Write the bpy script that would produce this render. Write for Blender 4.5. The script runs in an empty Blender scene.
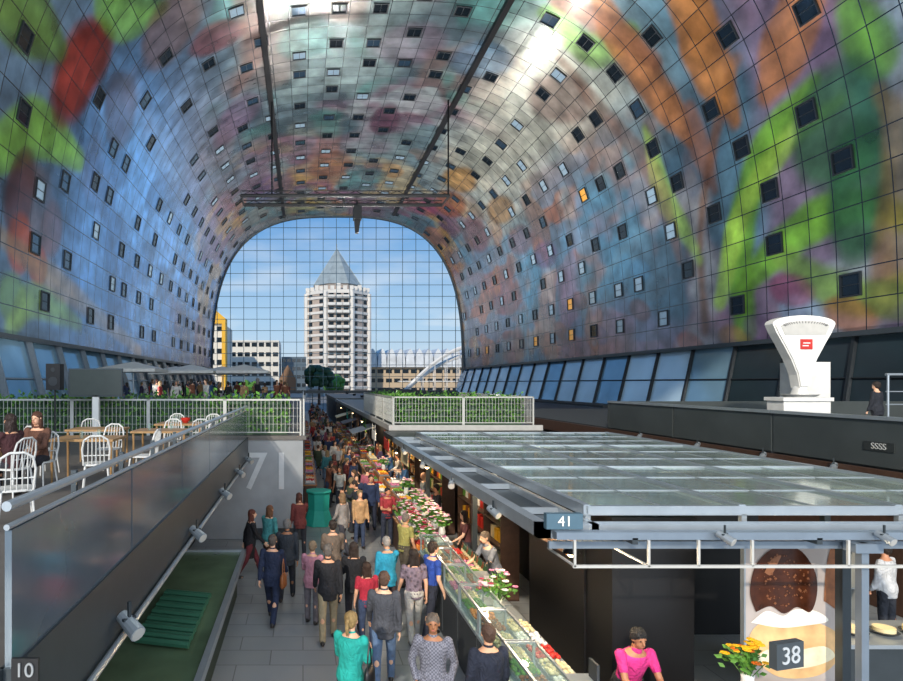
import bpy, math, random
import numpy as np
from mathutils import Vector, Matrix
random.seed(7)
rng = np.random.RandomState(3)
sc = bpy.context.scene
COL = sc.collection
F = 600.0; VX = 303.0; VY = 383.0; CZ = 4.7

def W(px, py, Y):
    return ((px-VX)*Y/F, Y, CZ-(py-VY)*Y/F)

def lin(h):
    h = h.lstrip('#'); o = []
    for i in (0, 2, 4):
        c = int(h[i:i+2], 16)/255
        o.append(c/12.92 if c <= .04045 else ((c+.055)/1.055)**2.4)
    return tuple(o)

MATS = {}
def mat(name, hexcol, rough=.5, metal=0, noise=.1, scale=5, emit=0, trans=0, spec=.5, coat=0):
    if name in MATS: return MATS[name]
    m = bpy.data.materials.new(name); m.use_nodes = True
    nt = m.node_tree; N = nt.nodes; L = nt.links
    b = N['Principled BSDF']
    c = lin(hexcol)+(1,)
    tc = N.new('ShaderNodeTexCoord')
    nz = N.new('ShaderNodeTexNoise'); nz.inputs['Scale'].default_value = scale; nz.inputs['Detail'].default_value = 3
    L.new(tc.outputs['Object'], nz.inputs['Vector'])
    mr = N.new('ShaderNodeMapRange'); mr.inputs[3].default_value = 1-noise*1.5; mr.inputs[4].default_value = 1+noise*1.5
    L.new(nz.outputs['Fac'], mr.inputs[0])
    hs = N.new('ShaderNodeHueSaturation'); hs.inputs['Color'].default_value = c
    L.new(mr.outputs[0], hs.inputs['Value'])
    L.new(hs.outputs[0], b.inputs['Base Color'])
    b.inputs['Roughness'].default_value = rough
    b.inputs['Metallic'].default_value = metal
    b.inputs['Specular IOR Level'].default_value = spec
    b.inputs['Coat Weight'].default_value = coat
    if emit:
        b.inputs['Emission Color'].default_value = c
        b.inputs['Emission Strength'].default_value = emit
    if trans:
        tr = N.new('ShaderNodeBsdfTransparent'); mx = N.new('ShaderNodeMixShader')
        mx.inputs[0].default_value = trans
        tr.inputs[0].default_value = (.85, .92, .9, 1)
        L.new(b.outputs[0], mx.inputs[1]); L.new(tr.outputs[0], mx.inputs[2])
        L.new(mx.outputs[0], N['Material Output'].inputs[0])
    MATS[name] = m
    return m

def cloth_mat(name, kind='plain', rough=.85):
    m = bpy.data.materials.new(name); m.use_nodes = True
    nt = m.node_tree; N = nt.nodes; L = nt.links; b = N['Principled BSDF']
    oi = N.new('ShaderNodeObjectInfo'); tc = N.new('ShaderNodeTexCoord')
    if kind == 'check':
        t = N.new('ShaderNodeTexChecker'); t.inputs['Scale'].default_value = 44
        t.inputs[1].default_value = (.6, .6, .62, 1); t.inputs[2].default_value = (1.25, 1.25, 1.25, 1)
        L.new(tc.outputs['Object'], t.inputs['Vector']); src = t.outputs[0]
    elif kind == 'pattern':
        t = N.new('ShaderNodeTexVoronoi'); t.inputs['Scale'].default_value = 14
        L.new(tc.outputs['Object'], t.inputs['Vector'])
        r = N.new('ShaderNodeMapRange'); r.inputs[2].default_value = .6; r.inputs[3].default_value = .25; r.inputs[4].default_value = 3
        L.new(t.outputs['Distance'], r.inputs[0]); src = r.outputs[0]
    else:
        t = N.new('ShaderNodeTexNoise'); t.inputs['Scale'].default_value = 30 if kind == 'hair' else 7
        L.new(tc.outputs['Object'], t.inputs['Vector'])
        r = N.new('ShaderNodeMapRange'); r.inputs[3].default_value = .5; r.inputs[4].default_value = 1.5
        if kind == 'skin': r.inputs[3].default_value = .93; r.inputs[4].default_value = 1.07
        L.new(t.outputs['Fac'], r.inputs[0]); src = r.outputs[0]
    mx = N.new('ShaderNodeMix'); mx.data_type = 'RGBA'; mx.blend_type = 'MULTIPLY'; mx.inputs[0].default_value = 1
    L.new(oi.outputs['Color'], mx.inputs[6]); L.new(src, mx.inputs[7])
    L.new(mx.outputs[2], b.inputs['Base Color']); b.inputs['Roughness'].default_value = rough
    if kind != 'skin':
        nz = N.new('ShaderNodeTexNoise'); nz.inputs['Scale'].default_value = 45 if kind == 'hair' else 11; nz.inputs['Detail'].default_value = 3; nz.inputs['Distortion'].default_value = 1.2
        mp = N.new('ShaderNodeMapping'); mp.inputs['Scale'].default_value = (1, 1, .25 if kind == 'hair' else .7)
        L.new(tc.outputs['Object'], mp.inputs[0]); L.new(mp.outputs[0], nz.inputs['Vector'])
        bp = N.new('ShaderNodeBump'); bp.inputs['Strength'].default_value = .9; bp.inputs['Distance'].default_value = .03 if kind == 'hair' else .05
        L.new(nz.outputs['Fac'], bp.inputs['Height']); L.new(bp.outputs[0], b.inputs['Normal'])
    return m

class MB:
    def __init__(s): s.v = []; s.f = []; s.m = []
    def add(s, vs, fs, m=0):
        o = len(s.v); s.v += [tuple(p) for p in vs]
        for f in fs: s.f.append([i+o for i in f]); s.m.append(m)
        return s
    def box(s, x0, x1, y0, y1, z0, z1, m=0):
        v = [(x0,y0,z0),(x1,y0,z0),(x1,y1,z0),(x0,y1,z0),(x0,y0,z1),(x1,y0,z1),(x1,y1,z1),(x0,y1,z1)]
        return s.add(v, [(0,3,2,1),(4,5,6,7),(0,1,5,4),(1,2,6,5),(2,3,7,6),(3,0,4,7)], m)
    def cyl(s, p0, p1, r0, r1=None, n=10, m=0):
        r1 = r0 if r1 is None else r1
        p0 = Vector(p0); p1 = Vector(p1); d = (p1-p0)
        if d.length < 1e-6: return s
        d.normalize(); a = d.orthogonal().normalized(); b = d.cross(a)
        vs = []
        for p, r in ((p0, r0), (p1, r1)):
            for i in range(n):
                t = 2*math.pi*i/n; vs.append(p+a*math.cos(t)*r+b*math.sin(t)*r)
        fs = [(i, (i+1) % n, n+(i+1) % n, n+i) for i in range(n)]
        fs += [tuple(range(n-1, -1, -1)), tuple(range(n, 2*n))]
        return s.add(vs, fs, m)
    def tube(s, pts, r, n=8, m=0):
        for a, b in zip(pts[:-1], pts[1:]): s.cyl(a, b, r, r, n, m)
        return s
    def ell(s, c, r, n=12, k=8, m=0, rot=None):
        if not hasattr(r, '__len__'): r = (r, r, r)
        c = Vector(c); vs = []
        def P(x, y, z):
            p = Vector((x*r[0], y*r[1], z*r[2]))
            if rot: p = rot @ p
            return c+p
        vs.append(P(0, 0, -1))
        for j in range(1, k):
            t = math.pi*j/k-math.pi/2
            for i in range(n):
                a = 2*math.pi*i/n; vs.append(P(math.cos(t)*math.cos(a), math.cos(t)*math.sin(a), math.sin(t)))
        vs.append(P(0, 0, 1)); fs = []
        for i in range(n): fs.append((0, 1+(i+1) % n, 1+i))
        for j in range(k-2):
            for i in range(n):
                a = 1+j*n+i; b = 1+j*n+(i+1) % n; fs.append((a, b, b+n, a+n))
        t = len(vs)-1; o = 1+(k-2)*n
        for i in range(n): fs.append((o+i, o+(i+1) % n, t))
        return s.add(vs, fs, m)
    def loft(s, rings, m=0):
        n = len(rings[0]); vs = [p for r in rings for p in r]; fs = []
        for j in range(len(rings)-1):
            for i in range(n):
                fs.append((j*n+i, j*n+(i+1) % n, (j+1)*n+(i+1) % n, (j+1)*n+i))
        fs.append(tuple(range(n-1, -1, -1))); o = (len(rings)-1)*n; fs.append(tuple(range(o, o+n)))
        return s.add(vs, fs, m)
    def prism(s, pts, y0, y1, m=0):
        return s.loft([[(x, y0, z) for x, z in pts], [(x, y1, z) for x, z in pts]], m)

def make(name, mb, mats, parent=None, loc=None, rz=0, smooth=False, **props):
    me = mb if isinstance(mb, bpy.types.Mesh) else None
    if me is None:
        me = bpy.data.meshes.new(name); me.from_pydata(mb.v, [], mb.f)
        if len(set(mb.m)) > 1: me.polygons.foreach_set('material_index', mb.m)
        if smooth: me.polygons.foreach_set('use_smooth', [True]*len(mb.f))
        if not isinstance(mats, (list, tuple)): mats = [mats]
        for m in mats: me.materials.append(m)
        me.update()
    o = bpy.data.objects.new(name, me); COL.objects.link(o)
    if parent: o.parent = parent
    if loc is not None: o.location = loc
    o.rotation_euler[2] = rz
    for k, v in props.items(): o[k] = v
    return o

def empty(name, loc=(0,0,0), rz=0, **props):
    o = bpy.data.objects.new(name, None); COL.objects.link(o); o.location = loc; o.rotation_euler[2] = rz
    o.empty_display_size = .1
    for k, v in props.items(): o[k] = v
    return o

def dup(o, loc=None, rz=None, scale=None, parent=None):
    n = o.copy(); COL.objects.link(n)
    if parent is not None: n.parent = parent
    if loc is not None: n.location = loc
    if rz is not None: n.rotation_euler[2] = rz
    if scale is not None: n.scale = (scale,)*3 if not hasattr(scale, '__len__') else scale
    for c in o.children: dup(c, parent=n)
    return n

def textmesh(s, size, matl, name='number', loc=(0,0,0), rot=(math.pi/2,0,0), parent=None, extrude=.004, **props):
    cu = bpy.data.curves.new('t', 'FONT'); cu.body = s; cu.size = size; cu.extrude = extrude
    cu.align_x = 'CENTER'; cu.align_y = 'CENTER'
    to = bpy.data.objects.new('t', cu); COL.objects.link(to)
    bpy.context.view_layer.update()
    me = bpy.data.meshes.new_from_object(to.evaluated_get(bpy.context.evaluated_depsgraph_get()))
    bpy.data.objects.remove(to)
    me.materials.clear(); me.materials.append(matl)
    o = bpy.data.objects.new(name, me); COL.objects.link(o); o.location = loc; o.rotation_euler = rot
    if parent: o.parent = parent
    for k, v in props.items(): o[k] = v
    return o

# ------------------------------------------------------------------ materials
steel = mat('brushed_steel', 'a2aab0', .3, .55)
steeld = mat('dark_steel', '41484c', .4, .5)
steelb = mat('bluish_steel', '808c98', .35, .5)
black = mat('black_panel', '141416', .45)
blackm = mat('black_metal', '1a1c1f', .4, .5)
white = mat('white_paint', 'dddbd5', .45)
offwhite = mat('offwhite', 'aeaca6', .5)
railm = mat('rail_grey_white', 'b4b4ae', .5)
grayc = mat('grey_concrete', '8a8e91', .7, noise=.15, scale=2)
dgray = mat('dark_grey', '33373a', .6)
wood = mat('warm_wood', '9a6b42', .5, noise=.3, scale=9)
dwood = mat('dark_wood', '4a3428', .55, noise=.3, scale=9)
deckm = mat('deck_floor', '5c5854', .6, noise=.2)
red = mat('red_paint', 'b82a22', .4)
orange = mat('orange_fruit', 'd07a28', .5)
yellow = mat('yellow_paint', 'e8b020', .5)
greenm = mat('leaf_green', '54852f', .6, noise=.4)
dgreen = mat('dark_green', '26462a', .6, noise=.3)
pink = mat('pink_petals', 'c8789a', .6, noise=.3)
cream = mat('cream', 'd8c698', .5, noise=.2)
brown = mat('brown_food', '8a5028', .5, noise=.4, scale=20)
purple = mat('purple_food', '5a2848', .5, noise=.3)
teal = mat('teal_cloth', '1f9a88', .7)
glass = mat('counter_glass', 'b8cccc', .05, 0, trans=.88)
canopyglass = mat('canopy_glass', 'b2beb4', .07, .35, noise=.35, scale=.9, trans=.42)
parapetm = mat('parapet_panel', '6c7984', .13, .55, noise=.3, scale=1.2)
screenm = mat('screen_black', '3c4440', .2)
lampm = mat('lamp_glow', 'ffd9a0', .5, emit=9)
winlight = mat('window_pane_sky', '9fb8ca', .15, .2)
windark = mat('window_pane_dark', '1b242b', .1, .3)
winblue = mat('window_pane_blue', '40586c', .1, .5)
winwarm = mat('window_pane_warm', 'e0a040', .3, emit=.3)
frame = mat('window_frame', '262c31', .4, .4)
bandglass = mat('band_glass', 'c2deF0', .1, .1, noise=.35, scale=.15)  # pale blue sky reflection is put into the glass colour
bandmid = mat('band_glass_mid', '7fa4bc', .1, .25, noise=.4, scale=.25)
banddark = mat('band_glass_dark', '33424a', .1, .4, noise=.35, scale=.3)
greentop = mat('green_counter', '5c7056', .25, .1, noise=.35, scale=1.5)
olive = mat('olive_body', '2f3a2c', .6)

def grid_mat(name, c1, c2, sx, rough=.5):
    m = bpy.data.materials.new(name); m.use_nodes = True; nt = m.node_tree; N = nt.nodes; L = nt.links
    b = N['Principled BSDF']; tc = N.new('ShaderNodeTexCoord')
    br = N.new('ShaderNodeTexBrick'); br.inputs['Scale'].default_value = sx; br.inputs['Mortar Size'].default_value = .008
    br.inputs['Color1'].default_value = lin(c1)+(1,); br.inputs['Color2'].default_value = lin(c2)+(1,)
    br.inputs['Mortar'].default_value = (.12, .12, .12, 1); br.inputs['Brick Width'].default_value = 1; br.inputs['Row Height'].default_value = .5
    L.new(tc.outputs['Object'], br.inputs['Vector'])
    L.new(br.outputs['Color'], b.inputs['Base Color']); b.inputs['Roughness'].default_value = rough
    return m
floorm = grid_mat('stone_floor', '8f9192', '868a8b', .9, .35)
plazam = grid_mat('plaza_paving', '8a8884', '7b7a76', .3, .7)

# ------------------------------------------------------------------ arch: generic soft botanical colour fields, with sky reflection and sunlit band painted in
XC = 5.75; A = 21.0; B = 27.8; NEXP = 3.0; CELL = 1.52
Y0, Y1 = -8.0, 100.0
ts = np.linspace(0, math.pi, 6001)
def arch_xz(t):
    c = np.cos(t); s_ = np.sin(t)
    x = XC+A*np.sign(c)*np.abs(c)**(2/NEXP); z = CZ+B*np.abs(s_)**(2/NEXP)
    return x, z
ax, az = arch_xz(ts[::-1])
ok = az >= CZ+2.5
ax = ax[ok]; az = az[ok]
arc = np.concatenate([[0], np.cumsum(np.hypot(np.diff(ax), np.diff(az)))])
LEN = arc[-1]
def at_s(s):
    return np.interp(s, arc, ax), np.interp(s, arc, az)
def wall_at(px, py):
    dx = (px-VX)/F; dz = (VY-py)/F
    lo, hi = 5.0, 300.0
    g = lambda Y: abs((dx*Y-XC)/A)**NEXP+abs(dz*Y/B)**NEXP-1
    for _ in range(50):
        mid = (lo+hi)/2
        if g(mid) > 0: hi = mid
        else: lo = mid
    Y = (lo+hi)/2; x = dx*Y-XC; z = dz*Y
    d = np.hypot(ax-XC-x, az-CZ-z); return float(arc[np.argmin(d)]), Y

NS = 480; NY = 520
sg = np.linspace(0, LEN, NS); yg = np.linspace(Y0, Y1, NY)
SS, YY = np.meshgrid(sg, yg, indexing='ij')
def vnoise(sx, sy, seed, oct=3):
    out = np.zeros_like(SS); amp = 1; tot = 0
    for o in range(oct):
        r = np.random.RandomState(seed+o*17); G = r.rand(400, 400)
        u = (SS/sx*2**o) % 398; v = ((YY+20)/sy*2**o) % 398
        iu = u.astype(int); iv = v.astype(int); fu = u-iu; fv = v-iv
        fu = fu*fu*(3-2*fu); fv = fv*fv*(3-2*fv)
        n = (G[iu, iv]*(1-fu)+G[iu+1, iv]*fu)*(1-fv)+(G[iu, iv+1]*(1-fu)+G[iu+1, iv+1]*fu)*fv
        out += n*amp; tot += amp; amp *= .5
    return out/tot
U = SS/LEN
def sm(a, b, x):
    t = np.clip((x-a)/(b-a), 0, 1); return t*t*(3-2*t)
C = np.zeros((NS, NY, 3))
def setc(h): return np.array(lin(h))
def blend(mask, c):
    global C
    m = np.clip(mask, 0, 1)[..., None]; C = C*(1-m)+np.array(c)*m
C[:] = setc('566c82')
blend(sm(.28, .42, U), setc('748484'))
blend(sm(.55, .72, U), setc('5c7c8c'))
n1 = vnoise(9, 12, 1); n2 = vnoise(6, 9, 11); n3 = vnoise(4, 7, 23); n4 = vnoise(14, 10, 41); n5 = vnoise(5, 5, 61); n6 = vnoise(2.2, 3, 77); n7 = vnoise(3, 6, 91)
blend(sm(.5, .66, n1)*.65, setc('34424f'))
blend(sm(.54, .68, n2)*.5, setc('846456'))
blend(sm(.56, .7, n3)*.6*sm(.2, .4, U)*(1-sm(.6, .75, U)), setc('458079'))
blend(sm(.58, .7, n4)*.6*sm(.25, .4, U), setc('885e70'))
blend(sm(.6, .72, n5)*.6*sm(.3, .5, U), setc('a0adae'))
blend((1-sm(.2, .33, U))*sm(32, 46, YY)*.9, setc('6a9ad2'))  # blue sky reflection on the left wall, baked into the panel colour
blend((1-sm(.2, .33, U))*sm(32, 46, YY)*sm(.5, .6, n3)*.55, setc('34507a'))
blend(sm(.18, .28, U)*(1-sm(.3, .36, U))*sm(40, 60, YY)*.4, setc('8c8688'))
far = sm(58, 88, YY)
blend(far*sm(.52, .62, n3)*.6*sm(.2, .35, U), setc('b86a30'))
blend(far*sm(.55, .65, n2)*.7, setc('6c4464'))
blend(far*sm(.58, .68, n5)*.55, setc('b89640'))
blend(far*sm(.6, .7, n1)*.6, setc('35828c'))
blend(sm(.60, .68, U)*(1-sm(.74, .84, U))*sm(36, 46, YY)*(1-sm(70, 90, YY))*.65, setc('c8c5b2'))  # pale sunlit band painted into the panel colour
blend(sm(.68, .8, U)*sm(40, 60, YY)*sm(.5, .62, n2)*.5, setc('7c4c3a'))
blend(sm(.72, .8, U)*sm(.54, .64, n5)*.4*sm(30, 50, YY), setc('a45e3c'))
blend(sm(.72, .8, U)*sm(.5, .6, n7)*.6*sm(36, 56, YY), setc('4a7c98'))
def seg_d(p, q):
    (s0, y0), (s1, y1) = p, q
    ds = s1-s0; dy = y1-y0; L2 = ds*ds+dy*dy+1e-9
    t = np.clip(((SS-s0)*ds+(YY-y0)*dy)/L2, 0, 1)
    return np.hypot(SS-s0-t*ds, YY-y0-t*dy), t
def smoothpts(pts, n=6):
    P = [np.array(p, float) for p in pts]; P = [2*P[0]-P[1]]+P+[2*P[-1]-P[-2]]; out = []
    for i in range(1, len(P)-2):
        for k in range(n):
            t = k/n
            out.append(.5*((2*P[i])+(-P[i-1]+P[i+1])*t+(2*P[i-1]-5*P[i]+4*P[i+1]-P[i+2])*t*t+(-P[i-1]+3*P[i]-3*P[i+1]+P[i+2])*t**3))
    out.append(P[-2]); return out
def stroke(pix, widths, col, soft=.3, a=1):
    pts = [wall_at(*p) for p in pix]
    pp = smoothpts([(p[0], p[1], w) for p, w in zip(pts, widths)])
    best = np.full_like(SS, -9.)
    for p, q in zip(pp[:-1], pp[1:]):
        d, t = seg_d(p[:2], q[:2]); w = p[2]*(1-t)+q[2]*t
        best = np.maximum(best, w-d)
    best = best+(n6-.5)*.5
    blend(sm(-soft, soft, best)*a, col)
    blend(sm(-soft, soft, best)*a*sm(.42, .65, n3)*.45, tuple(np.array(col)*.4))
    blend(sm(.25, 1.1, best)*a*.4, tuple(np.clip(np.array(col)*1.7, 0, 1)))
def oval(px, py, rs, ry, ang, col, a=1, soft=.3):
    s, y = wall_at(px, py); c = math.cos(ang); n = math.sin(ang)
    u = ((SS-s)*c+(YY-y)*n)/rs; v = (-(SS-s)*n+(YY-y)*c)/ry; r = np.hypot(u, v)+(n6-.5)*.25
    blend((1-sm(1-soft, 1+soft*.4, r))*a, col)
    blend((1-sm(.9, 1.05, r))*sm(.35, .95, r)*.4*a, tuple(np.array(col)*.35))
G1 = setc('6a963a'); G2 = setc('33592c'); G3 = setc('9ec058'); WH = setc('9c6a46'); WD = setc('3c2820')
stroke([(0, 150), (40, 130), (80, 160)], [1.3, 1.6, .6], G1, a=.75)
oval(20, 195, 2.6, 1.5, .2, setc('5a2c22'), a=.8)
oval(80, 70, 3.6, 2.6, .25, setc('7c342a'), a=.95)
stroke([(110, 0), (130, 20), (160, 10)], [1.3, 1.6, .8], G1, a=.65)
stroke([(60, 50), (30, 20), (0, 10)], [.6, 1.6, 1.0], setc('4d6b30'), a=.8)
oval(216, 38, 2.4, 1.9, .1, setc('703634'), a=.7)
oval(170, 30, 2.6, 3.2, .6, setc('7a5c50'), a=.6)
oval(120, 112, 2.2, 3.2, .3, setc('4b2f2a'), a=.5)
oval(20, 245, 1.7, 1.4, .3, setc('b5562c'), a=.75); oval(38, 265, 1.3, 1.3, .3, setc('a84a30'), a=.7)
oval(14, 300, 1.5, 1.8, .3, setc('6f8f3a'), a=.6)
stroke([(10, 330), (35, 300), (80, 325)], [.6, 1.0, .5], setc('86a352'), a=.6)
stroke([(0, 235), (60, 285), (140, 352)], [.5, .8, .5], setc('a08258'), a=.5)
oval(52, 230, 1.8, 1.5, .3, setc('73402c'), a=.5)
oval(385, 120, 1.6, 3.8, .0, setc('5e3a48'), a=.8)
oval(460, 180, 2.2, 4.0, .2, setc('b88848'), a=.75)
oval(305, 40, 2.4, 3.0, .4, setc('5f8a86'), a=.5); oval(410, 45, 3, 3.5, .4, setc('7b6070'), a=.4)
oval(235, 120, 2.4, 4.4, .5, setc('7a5a72'), a=.5); oval(330, 165, 2.8, 5, .2, setc('985a40'), a=.5)
oval(270, 190, 3.5, 6, .2, setc('644a78'), a=.5); oval(420, 205, 3, 5, .2, setc('983a58'), a=.6)
oval(360, 180, 3, 5, .4, setc('4a8888'), a=.6); oval(305, 205, 3, 5, .4, setc('a8963e'), a=.5)
oval(560, 100, 2.5, 4, .4, setc('7d5046'), a=.5); oval(480, 60, 2.5, 3, .4, setc('5f7f98'), a=.6)
oval(450, 205, 2.2, 5, .1, setc('b06034'), a=.6); oval(475, 235, 2.6, 5, .1, setc('6a3548'), a=.6)
stroke([(240, 0), (255, 50), (235, 95)], [.6, 1.0, .5], setc('7b5a4e'), a=.5)
oval(500, 210, 1.8, 4, .1, setc('b08042'), a=.6); oval(520, 240, 1.8, 4, .1, setc('74383a'), a=.5)
oval(490, 285, 1.8, 4, .1, setc('90523a'), a=.5); oval(545, 255, 1.5, 3, .1, setc('58406a'), a=.6)
stroke([(550, 15), (590, 50), (630, 30)], [.9, 1.5, .7], G1, a=.6)
stroke([(705, 330), (700, 240), (712, 150), (735, 60)], [.4]*4, setc('7c5436'), a=.7)
stroke([(745, 330), (738, 240), (765, 150), (815, 80)], [.8, 1.2, 1.0, .4], G1, a=.9)
stroke([(700, 260), (662, 190), (645, 130)], [.4, .9, .4], G3, a=.65)
stroke([(720, 300), (740, 215), (790, 140), (840, 100)], [.6, .8, .6, .3], G3, a=.75)
stroke([(740, 290), (795, 235), (860, 205), (902, 220)], [.6, 1.1, .9, .5], G1, a=.9)
stroke([(780, 255), (825, 285), (870, 300), (902, 285)], [.5, 1.0, .9, .6], setc('7a9a4a'), a=.8)
stroke([(880, 60), (865, 40), (850, 10)], [.9, 1.2, .6], G1, a=.8)
stroke([(690, 140), (655, 90), (620, 40), (600, 0)], [.5, 1.5, 1.4, .8], WH, a=.85)
stroke([(735, 120), (710, 65), (690, 10), (685, -20)], [.5, 1.6, 1.5, 1.0], setc('a06e44'), a=.9)
stroke([(765, 95), (785, 50), (800, 5)], [.6, 1.5, 1.2], WH, a=.85)
stroke([(655, 60), (605, 25), (560, 2)], [.6, 1.2, .7], setc('805844'), a=.7)
stroke([(715, 190), (700, 150), (690, 110)], [.4, 1.0, .5], setc('805844'), a=.7)
oval(835, 130, 3.2, 2.6, .5, setc('3a6440'), a=.85); oval(858, 195, 3.4, 1.7, .1, setc('3f6e44'), a=.85)
stroke([(885, 300), (892, 230), (895, 130), (880, 90)], [.9, .9, .7, .4], setc('8c7040'), a=.6)
stroke([(560, 60), (600, 110), (650, 170), (680, 260)], [.4, .8, .9, .4], setc('74503e'), a=.5)
for (x_, y_, c_) in [(640, 310, '6c4034'), (690, 345, '985040'), (735, 340, 'a88050'), (800, 312, '96b0c8'), (760, 330, '5f4a62'), (600, 335, '5d5a78'), (560, 330, '8c5438'), (850, 315, 'a8683e'), (890, 300, '6a7c40'), (640, 270, '5a86a4'), (580, 300, '744238'), (790, 290, '94506a')]:
    oval(x_, y_, .9, 1.6, .4, setc(c_), a=.6)
C = C*(.76+.5*np.clip((n6-.25)*2, 0, 1))[..., None]
g_ = C.mean(-1, keepdims=True); C = C*.95+g_*.05
C = np.clip(C*1.15, 0, 1)

def mural_mat():
    m = bpy.data.materials.new('printed_panels'); m.use_nodes = True; nt = m.node_tree; N = nt.nodes; L = nt.links
    b = N['Principled BSDF']
    at = N.new('ShaderNodeAttribute'); at.attribute_name = 'panel_colour'
    uv = N.new('ShaderNodeUVMap'); uv.uv_map = 'UVMap'
    sp = N.new('ShaderNodeSeparateXYZ'); L.new(uv.outputs[0], sp.inputs[0])
    masks = []; fl = []
    for i in (0, 1):
        pp = N.new('ShaderNodeMath'); pp.operation = 'PINGPONG'; pp.inputs[1].default_value = .5; L.new(sp.outputs[i], pp.inputs[0])
        lt = N.new('ShaderNodeMath'); lt.operation = 'LESS_THAN'; lt.inputs[1].default_value = .018; L.new(pp.outputs[0], lt.inputs[0]); masks.append(lt)
        f_ = N.new('ShaderNodeMath'); f_.operation = 'FLOOR'; L.new(sp.outputs[i], f_.inputs[0]); fl.append(f_)
    mx = N.new('ShaderNodeMath'); mx.operation = 'MAXIMUM'; L.new(masks[0].outputs[0], mx.inputs[0]); L.new(masks[1].outputs[0], mx.inputs[1])
    cb = N.new('ShaderNodeCombineXYZ'); L.new(fl[0].outputs[0], cb.inputs[0]); L.new(fl[1].outputs[0], cb.inputs[1])
    wn = N.new('ShaderNodeTexWhiteNoise'); L.new(cb.outputs[0], wn.inputs['Vector'])
    mr = N.new('ShaderNodeMapRange'); mr.inputs[3].default_value = .9; mr.inputs[4].default_value = 1.1; L.new(wn.outputs['Value'], mr.inputs[0])
    nz = N.new('ShaderNodeTexNoise'); nz.inputs['Scale'].default_value = 1.1; nz.inputs['Detail'].default_value = 6; L.new(uv.outputs[0], nz.inputs['Vector'])
    mr2 = N.new('ShaderNodeMapRange'); mr2.inputs[1].default_value = .25; mr2.inputs[2].default_value = .75; mr2.inputs[3].default_value = .5; mr2.inputs[4].default_value = 1.5; L.new(nz.outputs['Fac'], mr2.inputs[0])
    mu = N.new('ShaderNodeMath'); mu.operation = 'MULTIPLY'; L.new(mr.outputs[0], mu.inputs[0]); L.new(mr2.outputs[0], mu.inputs[1])
    hs = N.new('ShaderNodeHueSaturation'); hs.inputs['Saturation'].default_value = 1.12; L.new(at.outputs['Color'], hs.inputs['Color']); L.new(mu.outputs[0], hs.inputs['Value'])
    mc = N.new('ShaderNodeMix'); mc.data_type = 'RGBA'; L.new(mx.outputs[0], mc.inputs[0]); L.new(hs.outputs[0], mc.inputs[6]); mc.inputs[7].default_value = (.015, .02, .026, 1)
    L.new(mc.outputs[2], b.inputs['Base Color'])
    b.inputs['Metallic'].default_value = .45
    b.inputs['Coat Weight'].default_value = .4; b.inputs['Coat Roughness'].default_value = .1
    rr = N.new('ShaderNodeMapRange'); rr.inputs[3].default_value = .22; rr.inputs[4].default_value = .34; L.new(wn.outputs['Value'], rr.inputs[0])
    L.new(rr.outputs[0], b.inputs['Roughness'])
    return m
muralm = mural_mat()
def arch_piece(name, i0, i1, label):
    s_ = sg[i0:i1+1]; x, z = at_s(s_); n = len(s_)
    V = np.zeros((n, NY, 3)); V[..., 0] = x[:, None]; V[..., 2] = z[:, None]; V[..., 1] = yg[None, :]
    idx = np.arange(n*NY).reshape(n, NY)
    q = np.stack([idx[:-1, :-1], idx[:-1, 1:], idx[1:, 1:], idx[1:, :-1]], -1).reshape(-1, 4)
    me = bpy.data.meshes.new(name)
    me.vertices.add(n*NY); me.vertices.foreach_set('co', V.reshape(-1))
    me.loops.add(len(q)*4); me.loops.foreach_set('vertex_index', q.reshape(-1).astype(np.int32))
    me.polygons.add(len(q)); me.polygons.foreach_set('loop_start', np.arange(0, len(q)*4, 4, dtype=np.int32))
    me.update(calc_edges=True)
    me.polygons.foreach_set('use_smooth', [True]*len(q))
    at = me.color_attributes.new('panel_colour', 'FLOAT_COLOR', 'POINT')
    cc = np.ones((n, NY, 4)); cc[..., :3] = C[i0:i1+1]
    at.data.foreach_set('color', cc.reshape(-1).astype(np.float32))
    uv = me.uv_layers.new(name='UVMap')
    UVv = np.zeros((n, NY, 2)); UVv[..., 0] = s_[:, None]/CELL; UVv[..., 1] = (yg[None, :]+8)/CELL
    uv.data.foreach_set('uv', UVv.reshape(-1, 2)[q.reshape(-1)].reshape(-1).astype(np.float32))
    me.materials.append(muralm); me.validate()
    o = bpy.data.objects.new(name, me); COL.objects.link(o); o['kind'] = 'structure'; o['label'] = label; return o
i1 = int(NS*.30); i2 = int(NS*.70)
arch_piece('wall_left', 0, i1, 'curved hall wall of colourful printed aluminium panels')
arch_piece('ceiling', i1, i2, 'vaulted ceiling of colourful printed aluminium panels')
arch_piece('wall_right', i2, NS-1, 'curved hall wall of green and blue printed aluminium panels')

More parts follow.
